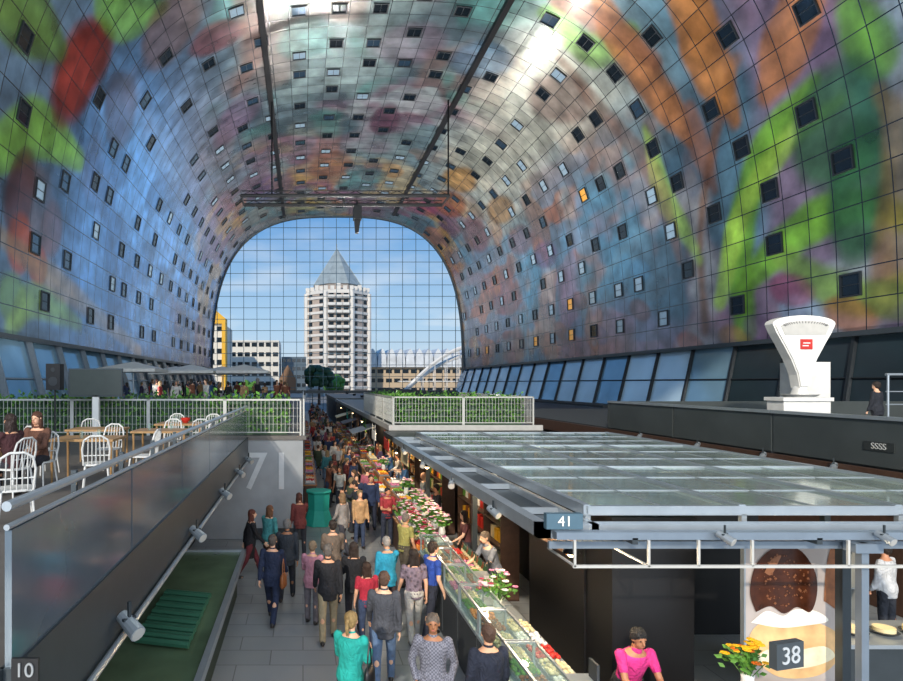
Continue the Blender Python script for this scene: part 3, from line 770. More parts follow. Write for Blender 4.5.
make('printed_pastry_layer', blob([(.1, .4), (.3, .52), (.6, .5), (.95, .55), (1.08, .42), (.8, .3), (.4, .28)], -.009), mat('pastry_filling', 'eadcb8', .5, noise=.3, scale=6), parent=po)
make('printed_cream', blob([(.06, .84), (.25, .98), (.45, .92), (.6, 1.0), (.85, .98), (1.0, .86), (.7, .8), (.4, .78)], -.012), mat('whipped_cream', 'f0e8d8', .5), parent=po)
make('printed_chocolate', blob([(.12, .97), (.05, 1.2), (.1, 1.5), (.26, 1.7), (.46, 1.78), (.68, 1.7), (.84, 1.45), (.86, 1.18), (.78, .97), (.62, 1.03), (.46, .95), (.3, 1.04)], -.016), choc, parent=po)
make('printed_highlight', blob([(.22, 1.45), (.3, 1.6), (.42, 1.66), (.38, 1.56), (.3, 1.42)], -.019), mat('chocolate_light', '8a5a3c', .3), parent=po)
make('printed_biscuit', blob([(.95, 1.1), (.98, 1.5), (1.06, 1.78), (1.19, 1.6), (1.19, 1.0)], -.008), mat('biscuit', '8a5430', .5, noise=.5, scale=9), parent=po)
nt_ = MB(); r_ = random.Random(4)
for _ in range(90):
    a = r_.uniform(0, 6.28); q = math.sqrt(r_.random())*.88; cx = .45+.37*q*math.cos(a); cz = 1.36+.36*q*math.sin(a); s = r_.uniform(.006, .02)
    nt_.add([(cx-s, -.021, cz), (cx, -.021, cz-s), (cx+s, -.021, cz), (cx, -.021, cz+s)], [(0, 1, 2, 3)])
make('printed_nuts', nt_, mat('nut_brown', '7a4828', .5), parent=po)
make('steel_post', MB().box(6.1, 6.18, 6.55, 6.63, .01, 2.95).box(6.0, 6.3, 6.51, 6.67, 2.85, 2.95), steelb, label='slim steel post carrying the canopy edge', category='post')

# counters
def display_case(loc, L, rz=0, label='dark market counter with glass display case'):
    e = empty('display_counter', loc, rz, label=label, category='counter')
    make('body', MB().box(0, .85, 0, L-.04, .01, .95).box(-.02, 0, 0.05, L-.09, .1, .9), dgray, parent=e)
    make('worktop', MB().box(-.04, .88, 0, L-.04, .95, 1.0), steel, parent=e)
    make('glass_screen', MB().box(0, .012, .02, L-.06, 1.0, 1.34).box(0, .4, .02, L-.06, 1.34, 1.352), glass, parent=e)
    make('screen_frame', MB().box(-.012, .02, 0, .03, 1, 1.36).box(-.012, .02, L-.07, L-.04, 1, 1.36).box(-.012, .02, 0, L-.04, 1.335, 1.365).box(.39, .42, 0, L-.04, 1.335, 1.365).box(0, .41, 0, .025, 1.335, 1.36).box(0, .41, L-.065, L-.04, 1.335, 1.36).box(.39, .42, 0, .03, 1, 1.34), steel, parent=e)
    return e
for k in range(7): display_case((2.6, 5.6+1.1*k, 0), 1.1)
foodm = [brown, cream, red, orange, greenm, pink, yellow, purple, white, dwood]
FN = {'brown_food': 'brown pastries', 'cream': 'pale pastries', 'red_paint': 'red fruit', 'orange_fruit': 'orange fruit', 'leaf_green': 'green vegetables', 'pink_petals': 'pink sweets', 'yellow_paint': 'yellow fruit', 'purple_food': 'purple grapes', 'white_paint': 'white cheeses', 'dark_wood': 'dark nuts'}
def tray(x, y, z, m, rr, w=.36, d=.42, group='food trays on the counters'):
    e = empty('food_tray', (x, y, z), label='shallow metal tray of ' + FN[m.name], category='tray', group=group)
    make('tray', MB().box(-w/2, w/2, -d/2, d/2, 0, .015).box(-w/2, w/2, -d/2, -d/2+.01, 0, .06).box(-w/2, w/2, d/2-.01, d/2, 0, .06).box(-w/2, -w/2+.01, -d/2, d/2, 0, .06).box(w/2-.01, w/2, -d/2, d/2, 0, .06), steel, parent=e)
    mb = MB()
    for i in range(5):
        for j in range(6):
            s = rr.uniform(.026, .044); mb.ell((-w/2+.05+i*(w-.1)/4+rr.uniform(-.01, .01), -d/2+.05+j*(d-.1)/5+rr.uniform(-.01, .01), .05+rr.uniform(0, .04)), (s, s*rr.uniform(.7, 1.2), s*rr.uniform(.6, 1)), 7, 5)
    make('contents', mb, m, parent=e, smooth=True)['kind'] = 'stuff'
    return e
rr = random.Random(5); protos = {m.name: None for m in foodm}
def place_tray(x, y, z, pal=None):
    m = rr.choice(pal or foodm)
    if protos[m.name] is None: protos[m.name] = tray(x, y, z, m, rr)
    else: dup(protos[m.name], (x, y, z))
muted = [brown, cream, white, brown, red, cream, greenm, pink, orange]
for k in range(19):
    y = 5.9+k*.44
    if y > 13.0: break
    place_tray(2.82, y, 1.0, muted)
    if not 9.3 < y < 10.4: place_tray(3.24, y, 1.0, muted)
def market_table(loc, L, W_, cm, lab):
    e = empty('market_counter', loc, label=lab, category='counter')
    make('body', MB().box(0, W_, 0, L, .01, .82), cm, parent=e)
    make('worktop', MB().box(-.04, W_+.04, -.02, L+.02, .82, .87), wood, parent=e)
    return e
riser = None
for k in range(17):
    y = 13.4+k*2.5
    off = rr.choice((0, .12, -.06))
    market_table((2.62+off, y, 0), 2.1, .85, rr.choice((dwood, dgray, offwhite, wood)), 'market counter piled with goods beside the aisle')
    if riser is None: riser = make('display_riser', MB().box(0, .42, 0, 1.9, 0, .18), wood, loc=(3.04+off, y+.1, .87), label='low wooden riser for goods on the market counter', category='shelf', group='wooden risers')
    else: dup(riser, (3.04+off, y+.1, .87))
    for j in range(4):
        place_tray(2.82+off, y+.3+j*.45, .87); place_tray(3.25+off, y+.3+j*.45, 1.05)
for k in range(13):
    y = 22.6+k*2.9
    market_table((.05, y, 0), 2.5, .45, rr.choice((dwood, dgray, offwhite)), 'narrow market counter along the block wall')
    for j in range(5): place_tray(.27, y+.25+j*.48, .87)
btm = mat('bottle_green', '2c4a2a', .15); bta = mat('bottle_amber', '6a3a1c', .15)
def bottle(m, lab):
    e = empty('bottle', (0, 0, 0), label=lab, category='bottle', group='bottles on the counters')
    make('body', MB().loft([[(a*math.cos(2*math.pi*i/12), a*math.sin(2*math.pi*i/12), z) for i in range(12)] for a, z in ((.035, 0), (.038, .02), (.038, .16), (.015, .21), (.014, .26))]), m, parent=e, smooth=True)
    make('cap', MB().cyl((0, 0, .26), (0, 0, .285), .017, n=10), dgray, parent=e)
    make('paper_label', MB().cyl((0, 0, .05), (0, 0, .13), .0392, n=14), cream, parent=e)
    return e
b1 = bottle(btm, 'green glass bottle with a pale label'); b2 = bottle(bta, 'amber glass bottle with a pale label')
b1.location = (3.465, 10.6, 1.0); b2.location = (3.465, 10.72, 1.0)
for k in range(20):
    y = 10.84+k*.12
    if y < 13.1: dup(b1 if k % 3 else b2, (3.465, y, 1.0))
ks = empty('counter_scale', (3.28, 7.0, 1.1), label='small white shop scale on the counter', category='scale', group='shop scales')
make('body', MB().prism([(-.15, 0), (.15, 0), (.15, .08), (-.15, .12)], -.14, .14), white, parent=ks); make('plate', MB().box(-.17, .17, -.16, .16, .12, .135), steel, parent=ks); make('display', MB().box(.1, .13, -.1, .1, .13, .35), dgray, parent=ks)
dup(ks, (3.28, 10.9, 1.1)); dup(ks, (3.3, 17.2, 1.16)); dup(ks, (3.3, 21.4, 1.16))
su = empty('shelf_unit', (4.25, 12.9, 0), label='dark shelf unit stocked with goods behind the counter', category='shelf')
sh = MB().box(.0, .4, 0, 3.6, .01, .05)
for z in (.6, 1.1, 1.6, 2.1): sh.box(0, .4, 0, 3.6, z, z+.03)
for y in (0, 1.2, 2.4, 3.57): sh.box(0, .4, y, y+.03, 0.01, 2.2)
make('frame', sh, dwood, parent=su)
su2 = dup(su, (4.35, 23.4, 0)); dup(su, (4.3, 27.2, 0)); dup(su, (4.3, 18.55, 0))
for zi, z in enumerate((.635, 1.135, 1.635)):
    for ys_ in (13.0, 18.65, 23.5, 27.3):
        for k in range(13):
            m = rr.choice((red, cream, yellow, greenm, white, brown))
            if k % 5 == 4: continue
            y = ys_+k*.27
            if (int((y-ys_+.1)/1.2+.0001) != int((y+.22-ys_+.1)/1.2)): continue
            make('goods_box', MB().box(0, .25, 0, .2, 0, .22+.02*(k % 4)).box(-.003, 0, .03, .17, .05, .15), m, loc=(4.38, y, z), label='small %s goods box on the shelf' % {'red_paint': 'red', 'cream': 'cream', 'yellow_paint': 'yellow', 'leaf_green': 'green', 'white_paint': 'white', 'brown_food': 'brown'}[m.name], category='box', group='goods boxes on the shelf')
lp = empty('pendant_lamp', (3.1, 15, 2.75), label='small warm pendant lamp over the market counter', category='lamp', group='pendant lamps')
make('shade', MB().cyl((0, 0, 0), (0, 0, -.14), .03, .11, 12), blackm, parent=lp)
make('bulb', MB().ell((0, 0, -.15), .05, 10, 6), lampm, parent=lp)
make('cord', MB().cyl((0, 0, 0), (0, 0, .25), .006, n=5), blackm, parent=lp)
for k in range(1, 13): dup(lp, (3.3+.25*(k % 2), 15+k*3.1, 2.7-.15*(k % 3)))
for y in (7.5, 9.5, 11.5, 13.3): dup(lp, (3.35, y, 2.72))
st_ = empty('market_stall', (0, 0, 0), label='market stall with flat dark roof and lit counter', category='stall')
make('roof', MB().box(3.0, 9, 18.3, 22.4, 2.75, 2.9), steeld, parent=st_); make('back', MB().box(4.8, 8.9, 18.5, 22.2, .01, 2.75), black, parent=st_)
hb = None
for k, (m_, nm) in enumerate(((cream, 'cream'), (red, 'red'), (white, 'white'), (greenm, 'green'), (wood, 'wooden'), (cream, 'cream'), (teal, 'teal'))):
    make('hanging_board', MB().box(-.02, .02, -.6, .6, -.2, .2).cyl((0, -.5, .2), (0, -.5, .5), .01, n=5).cyl((0, .5, .2), (0, .5, .5), .01, n=5), m_, loc=(3.2, 18.9+k*4.1, 2.35), label='%s board hanging over a market counter' % nm, category='board', group='hanging stall boards')
# striped parasol style stall shades in the aisle row
for k, (m_, nm) in enumerate(((offwhite, 'pale'), (dwood, 'brown'), (cream, 'cream'))):
    aw = empty('stall_shade', (3.05, 31+k*7, 0), label='%s fabric shade over a market counter' % nm, category='awning')
    make('canopy', MB().prism([(-.6, 2.15), (.55, 2.5), (.55, 2.54), (-.6, 2.19)], -1.2, 1.2), m_, parent=aw)
    make('pole', MB().cyl((.5, -1.1, 0), (.5, -1.1, 2.5), .02, n=6).cyl((.5, 1.1, 0), (.5, 1.1, 2.5), .02, n=6), steel, parent=aw)

def bouquet(loc, cols, seed, r=.2, lab='bouquet of flowers in a vase', h=.25):
    rr = random.Random(seed); e = empty('flower_bouquet', loc, label=lab, category='flowers')
    make('vase', MB().loft([[(a*math.cos(2*math.pi*i/12), a*math.sin(2*math.pi*i/12), z) for i in range(12)] for a, z in ((.05, 0), (.075, .06), (.06, .15), (.07, .2))]), rr.choice((white, glass, steel)), parent=e, smooth=True)
    st = MB(); fl = []
    for i in range(22):
        a = rr.uniform(0, 6.28); q = r*math.sqrt(rr.random()); p = (q*math.cos(a), q*math.sin(a), .18+h*(1.15-(q/r)**2*.6)+rr.uniform(-.03, .03)); fl.append(p)
        st.cyl((0, 0, .12), p, .005, n=4)
        for _ in range(6):
            b = Vector((p[0]*rr.uniform(.4, 1.2), p[1]*rr.uniform(.4, 1.2), .18+(p[2]-.2)*rr.uniform(.3, 1))); d = Vector((rr.uniform(-1, 1), rr.uniform(-1, 1), rr.uniform(0, .6))).normalized()*.08; n_ = d.orthogonal().normalized()*.025
            st.add([b, b+d*.5+n_, b+d, b+d*.5-n_], [(0, 1, 2, 3)])
    make('stems', st, greenm, parent=e)
    for i, p in enumerate(fl):
        mb = MB(); m = cols[i % len(cols)]; s = rr.uniform(.026, .042)
        for k in range(7):
            t = 2*math.pi*k/7; c = Vector(p)+Vector((math.cos(t)*s*.8, math.sin(t)*s*.8, 0)); mb.ell(c, (s*.6, s*.6, s*.25), 6, 4)
        mb.ell(p, (s*.45, s*.45, s*.4), 6, 4)
        make('blossom', mb, m, parent=e)
    return e
wp = mat('white_petals', 'dcd4d0', .6); rp_ = mat('rose_red', '9a2846', .6); sf = mat('sunflower_yellow', 'f0b010', .6); so = mat('sunflower_orange', 'd86a10', .6); lpk = mat('pale_pink_petals', 'd49cb0', .6)
B1 = bouquet((3.15, 9.7, 1.0), [pink, wp, lpk, wp, rp_], 1, .28, 'pink and white bouquet in a vase on the counter', .45)
B2 = bouquet((3.25, 14.9, 1.14), [wp, lpk, cream, pink], 2, .22, 'white and pink bouquet on the flower stall')
B3 = bouquet((2.85, 15.4, .95), [rp_, lpk, wp], 3, .2, 'red and pink bouquet on the flower stall')
B4 = bouquet((4.98, 6.72, 1.24), [sf, sf, so, sf, sf], 4, .22, 'yellow and orange sunflower bouquet on the counter', .36)
for o in (B2, B3): o['group'] = 'flower stall bouquets'
for k in range(12):
    if k % 2: dup(B2, (3.25, 13.7+k*.33, 1.14), k*1.3, 1.1)
    else: dup(B3, (2.84, 13.7+k*.33, .95), k*1.3, 1.05)
for y in (19.2, 24.6, 29.5): dup(B2, (3.3, y, 1.14), y, 1.1)
fc = empty('front_counter', (0, 0, 0), label='dark preparation counter in front of the stall worker', category='counter')
make('body', MB().box(3.9, 6.0, 6.35, 6.95, .01, 1.15), dgray, parent=fc); make('worktop', MB().box(3.85, 6.05, 6.3, 6.97, 1.15, 1.2), steel, parent=fc)
rc = empty('display_counter', (0, 0, 0), label='pale display counter with round dishes', category='counter')
make('body', MB().box(6.9, 9.2, 7.6, 8.3, .01, 1.35), steeld, parent=rc); make('worktop', MB().box(6.85, 9.25, 7.55, 8.35, 1.35, 1.4), steel, parent=rc)
dish = make('round_dish', MB().cyl((0, 0, 0), (0, 0, .04), .1, .16, 18).cyl((0, 0, .04), (0, 0, .09), .12, .12, 18, m=1), [dgray, cream], loc=(7.25, 7.9, 1.4), label='round dark dish with a cheese on the counter', category='dish', group='dishes')
for k in range(1, 5): dup(dish, (7.25+k*.4, 7.9, 1.4))
cab = empty('glass_cabinet', (7.0, 9.0, 0), label='tall lit glass display cabinet in the stall', category='cabinet')
make('frame', MB().box(0, .06, 0, .5, .01, 2.2).box(1.3, 1.36, 0, .5, .01, 2.2).box(0, 1.36, 0, .5, 2.2, 2.3).box(0, 1.36, 0, .5, .6, .65).box(0.05, 1.3, .02, .5, 1.1, 1.12).box(.05, 1.3, .02, .5, 1.6, 1.62), steel, parent=cab)
make('back', MB().box(.06, 1.3, .46, .5, .65, 2.2), offwhite, parent=cab)

make('cloth_stand', MB().loft([[(a*math.cos(2*math.pi*i/16)*(1+.08*(i % 2)), a*math.sin(2*math.pi*i/16)*(1+.08*(i % 2)), z) for i in range(16)] for a, z in ((.5, .01), (.34, .5), (.36, 1.02), (.42, 1.1), (.4, 1.13))]), teal, loc=(.52, 20.0, 0), label='round standing table draped in teal green cloth', category='table')

# ------------------------------------------------------------------ giant scale
gs = empty('giant_weighing_scale', (14.9, 18, 3.0), label='oversized white weighing scale sculpture with red plate', category='sculpture')
side = [(.13, 1.55), (.2, 1.95), (.38, 2.4), (.62, 2.85), (.82, 3.2), (.93, 3.45)]
prof = [(-a, z) for a, z in reversed(side)]+side
arc_ = [(.93*math.cos(a), 3.47+.24*math.sin(a)) for a in np.linspace(.15, math.pi-.15, 15)]
hd = MB().prism(prof+arc_, -.16, .16); hd.prism([(x*.93, 2.6+(z-2.6)*.95) for x, z in prof+arc_], -.2, .2)
make('dial_head', hd, white, parent=gs)
make('dial_window', MB().prism([(-.6, 3.12), (.6, 3.12)]+[(.72*math.cos(a), 3.38+.17*math.sin(a)) for a in np.linspace(0, math.pi, 13)], -.215, -.2), offwhite, parent=gs)
tk = MB()
for a in np.linspace(.15, math.pi-.15, 21): tk.cyl((.6*math.cos(a), -.22, 3.37+.1*math.sin(a)), (.68*math.cos(a), -.22, 3.4+.13*math.sin(a)), .008, n=4)
make('dial_marks', tk, dgray, parent=gs)
make('red_plate', MB().box(-.15, .2, -.225, -.2, 2.7, 3.0), red, parent=gs)
make('plate_script', MB().box(-.08, .13, -.23, -.225, 2.87, 2.9).box(-.1, .08, -.23, -.225, 2.79, 2.82), white, parent=gs)
def rsq(a, b, z): return [(a*math.copysign(abs(math.cos(t))**.6, math.cos(t)), b*math.copysign(abs(math.sin(t))**.6, math.sin(t)), z) for t in np.linspace(0, 2*math.pi, 20, endpoint=False)]
make('stem', MB().loft([rsq(.13, .16, 1.7), rsq(.15, .18, 1.5), rsq(.24, .24, 1.2), rsq(.36, .34, .8), rsq(.5, .45, .4), rsq(.55, .5, 0.01)]), white, parent=gs, smooth=True)
make('pan', MB().cyl((0, 0, 1.28), (0, 0, 1.36), .36, .48, 24), white, parent=gs)
make('white_box', MB().box(0, .85, 0, .9, 0, 2.35).box(.03, .82, -.02, 0, .06, 2.28), white, loc=(15.5, 18.6, 3.0), label='tall white box standing by the giant scale', category='box')
make('white_counter', MB().box(0, 1.3, 0, .6, 0, 1.2).box(-.05, 1.35, -.05, .65, 1.2, 1.3), white, loc=(13.3, 16.6, 3.0), label='low white counter by the giant scale', category='counter')
sn = empty('display_screen', W(96, 435, 17.4)[:2]+(3.0,), label='flat dark screen on a white post', category='screen')
make('post', MB().box(-.09, .09, -.05, .05, 0, 1.35), white, parent=sn)
make('panel', MB().box(-.78, .78, -.05, .04, 1.3, 2.12), steeld, parent=sn)
make('display', MB().box(-.74, .74, -.06, -.05, 1.34, 2.08), screenm, parent=sn)
sp_ = empty('loudspeaker', W(55, 435, 17.2)[:2]+(3.0,), label='black loudspeaker on a thin stand', category='loudspeaker')
make('pole', MB().cyl((0, 0, 0), (0, 0, 1.5), .025), black, parent=sp_); make('cabinet', MB().box(-.2, .2, -.15, .15, 1.5, 2.25), black, parent=sp_)
make('cone', MB().cyl((0, -.15, 1.75), (0, -.16, 1.75), .13, n=16).cyl((0, -.15, 2.08), (0, -.16, 2.08), .06, n=12), dgray, parent=sp_)
pa = empty('parasol', (-8.5, 46, 3.12), label='large square white parasol over the terrace', category='parasol')
make('canopy', MB().loft([[(-a, -a, z), (a, -a, z), (a, a, z), (-a, a, z)] for a, z in ((1.9, 2.3), (1.9, 2.5), (.05, 3.0))]), white, parent=pa)
make('pole', MB().cyl((0, 0, 0), (0, 0, 2.9), .05), steel, parent=pa)
pa['group'] = 'terrace parasols'
for (x, y) in [(-4.5, 46), (-6.8, 51), (-10.8, 51), (-11.3, 40)]: dup(pa, (x, y, 3.12))

# ------------------------------------------------------------------ chairs & tables
ch = empty('bistro_chair', (0, 0, 3.0), label='white metal bistro chair on the terrace', category='chair', group='white terrace chairs')
chm = mat('chair_white', 'c8c8c4', .45)
make('seat', MB().loft([[(.2*math.copysign(abs(math.cos(t))**.6, math.cos(t)), .2*math.copysign(abs(math.sin(t))**.6, math.sin(t)), z) for t in np.linspace(0, 2*math.pi, 20, endpoint=False)] for z in (.44, .465)]), chm, parent=ch)
for sx in (-1, 1):
    for sy in (-1, 1): make('leg', MB().cyl((sx*.16, sy*.16, .45), (sx*.2, sy*.21, 0), .016, .012, 7), chm, parent=ch)
bk = MB(); pts = [(-.18, -.18, .45), (-.2, -.23, .7), (-.17, -.26, .84), (-.08, -.28, .9), (.08, -.28, .9), (.17, -.26, .84), (.2, -.23, .7), (.18, -.18, .45)]
bk.tube(pts, .015, 7)
for i in range(-2, 3): bk.cyl((i*.06, -.19, .46), (i*.055, -.275, .88), .008, n=5)
bk.tube([(-.19, -.21, .6), (.19, -.21, .6)], .009, 5)
make('backrest', bk, chm, parent=ch)
chairs = [(-3.4, 7.1, .5), (-4.25, 8.8, 1.2), (-4.2, 9.55, 3.0), (-3.2, 9.3, .3), (-2.75, 10.3, 1.5), (-3.7, 11.4, 3.0), (-2.1, 11.9, 1.6), (-2.9, 13.0, 3.0), (-2.3, 13.5, .2), (-4.9, 11.3, -.5), (-2.3, 15.1, 3.1), (-3.3, 15.3, 3.0), (-4.8, 13.6, .3)]
ch.location = (chairs[0][0], chairs[0][1], 3.0); ch.rotation_euler[2] = chairs[0][2]
for (x, y, r) in chairs[1:]: dup(ch, (x, y, 3.0), r)
tbm = mat('table_wood', '9a784e', .45, noise=.25, scale=8)
tb_ = empty('cafe_table', (-3.75, 10.5, 3.0), label='square wooden cafe table on the terrace', category='table', group='terrace tables')
make('table_top', MB().box(-.55, .55, -.4, .4, .71, .75), tbm, parent=tb_)
for sx in (-1, 1):
    for sy in (-1, 1): make('leg', MB().cyl((sx*.5, sy*.35, .71), (sx*.5, sy*.35, 0), .025, .018, 7), tbm, parent=tb_)
for (x, y) in [(-5.2, 9.0), (-2.85, 12.2), (-2.9, 14.3), (-4.3, 12.6)]: dup(tb_, (x, y, 3.0), 0)
make('red_bowl', MB().loft([[(a*math.cos(2*math.pi*i/14), a*math.sin(2*math.pi*i/14), z) for i in range(14)] for a, z in ((.05, 0), (.1, .06), (.12, .12), (.1, .11), (.04, .03))]), red, loc=(-2.8, 14.3, 3.75), label='small red bowl on the cafe table', category='bowl')
cup = make('drinking_glass', MB().cyl((0, 0, 0), (0, 0, .13), .03, .037, 12), glass, loc=(-3.8, 10.3, 3.75), label='clear drinking glass on the cafe table', category='glass', group='table glasses')
for (x, y) in [(-3.6, 10.6), (-5.0, 9.0), (-2.7, 12.3), (-3.1, 12.1), (-3.05, 14.4)]: dup(cup, (x, y, 3.75))

# ------------------------------------------------------------------ people
POSES = {
 'stand':  dict(lean=.03, L=(.03, .05), R=(-.03, .03), AL=(.08, .13, .25), AR=(.05, .13, .3)),
 'walk':   dict(lean=.07, L=(.42, .12), R=(-.30, .28), AL=(-.38, .1, .25), AR=(.4, .1, .35)),
 'stroll': dict(lean=.04, L=(-.2, .2), R=(.26, .08), AL=(.25, .12, .35), AR=(-.2, .12, .25)),
 'hold':   dict(lean=.06, L=(.05, .06), R=(-.08, .05), AL=(.25, .1, 1.35), AR=(.2, .1, 1.5)),
 'phone':  dict(lean=.08, L=(.12, .1), R=(-.05, .05), AL=(.05, .1, .3), AR=(.7, .15, 1.5)),
 'turn':   dict(lean=.1, L=(.2, .15), R=(-.15, .12), AL=(.5, .35, .6), AR=(-.1, .25, .5)),
 'lean':   dict(lean=.38, L=(.12, .1), R=(-.1, .1), AL=(.5, .1, .8), AR=(.55, .1, .7)),
 'sit':    dict(lean=.1, L=(1.45, 1.4), R=(1.45, 1.4), AL=(.55, .1, .9), AR=(.5, .1, 1.0)),
 'pocket': dict(lean=.0, L=(.1, .08), R=(-.1, .05), AL=(-.15, .3, .75), AR=(-.15, .3, .75)),
}
def skel(pose):
    p = POSES[pose]; J = {}
    J['pel'] = Vector((0, 0, .95)); c, s = math.cos(p['lean']), math.sin(p['lean'])
    def T(x, y, z): return J['pel']+Vector((x, y*c+z*s, z*c-y*s))
    J['T'] = T
    for k, sx in (('L', -1), ('R', 1)):
        a, kn = p[k]; h = Vector((sx*.095, 0, .92)); kne = h+Vector((sx*.01, math.sin(a)*.43, -math.cos(a)*.43))
        an = kne+Vector((0, math.sin(a-kn)*.42, -math.cos(a-kn)*.42)); J['leg'+k] = (h, kne, an)
        af, ao, eb = p['A'+k]; S = T(sx*.185, 0, .455); d = Vector((sx*math.sin(ao), math.sin(af)*math.cos(ao), -math.cos(af)*math.cos(ao)))
        E = S+d*.29; af2 = af+eb; io = -.25 if eb > .6 else .04
        d2 = Vector((sx*math.sin(io), math.sin(af2)*math.cos(io), -math.cos(af2)*math.cos(io))); Wr = E+d2*.25
        J['arm'+k] = (S, E, Wr, d2)
    low = min(J['legL'][2].z, J['legR'][2].z)-.075
    J['drop'] = -low
    hl = p['lean']*.6+(.25 if pose == 'phone' else 0)
    neck = T(0, .0, .5); J['neck'] = neck; J['head'] = neck+Vector((0, math.sin(hl)*.18+.02, math.cos(hl)*.175)); J['hl'] = hl
    return J
RINGS = [(-.13, .13, .105), (-.06, .165, .12), (.03, .155, .115), (.13, .14, .1), (.24, .155, .11), (.35, .172, .118), (.43, .175, .105), (.49, .12, .085), (.525, .06, .058)]
def torso(mb, J, inf, zlo, zhi, n=18):
    rings = []
    zs = [r[0] for r in RINGS]
    for z in np.linspace(zlo, zhi, 12):
        rx = float(np.interp(z, zs, [r[1] for r in RINGS]))+inf; ry = float(np.interp(z, zs, [r[2] for r in RINGS]))+inf
        rings.append([J['T'](rx*math.cos(2*math.pi*i/n), ry*math.sin(2*math.pi*i/n), z) for i in range(n)])
    mb.loft(rings)
def limb(mb, a, b, ra, rb_, n=12):
    mb.cyl(a, b, ra, rb_, n); mb.ell(a, ra, n, 8); mb.ell(b, rb_, n, 8)
def bake(mb, vox, smooth=2):
    me = bpy.data.meshes.new('t'); me.from_pydata([tuple(v) for v in mb.v], [], mb.f); o = bpy.data.objects.new('t', me); COL.objects.link(o)
    r = o.modifiers.new('r', 'REMESH'); r.mode = 'VOXEL'; r.voxel_size = vox; r.use_smooth_shade = True
    if smooth: s_ = o.modifiers.new('s', 'SMOOTH'); s_.iterations = smooth; s_.factor = .5
    bpy.context.view_layer.update()
    out = bpy.data.meshes.new_from_object(o.evaluated_get(bpy.context.evaluated_depsgraph_get())); bpy.data.objects.remove(o); bpy.data.meshes.remove(me)
    return out
skinM = cloth_mat('skin', 'skin', .55); clothM = cloth_mat('cloth'); clothC = cloth_mat('cloth_check', 'check'); clothP = cloth_mat('cloth_pattern', 'pattern'); hairM = cloth_mat('hair', 'hair', .6); shoeM = cloth_mat('shoe_leather', 'plain', .4)
eyeM = mat('eye_dark', '241a16', .2); lipM = mat('lips', 'a0544a', .5)
cache = {}
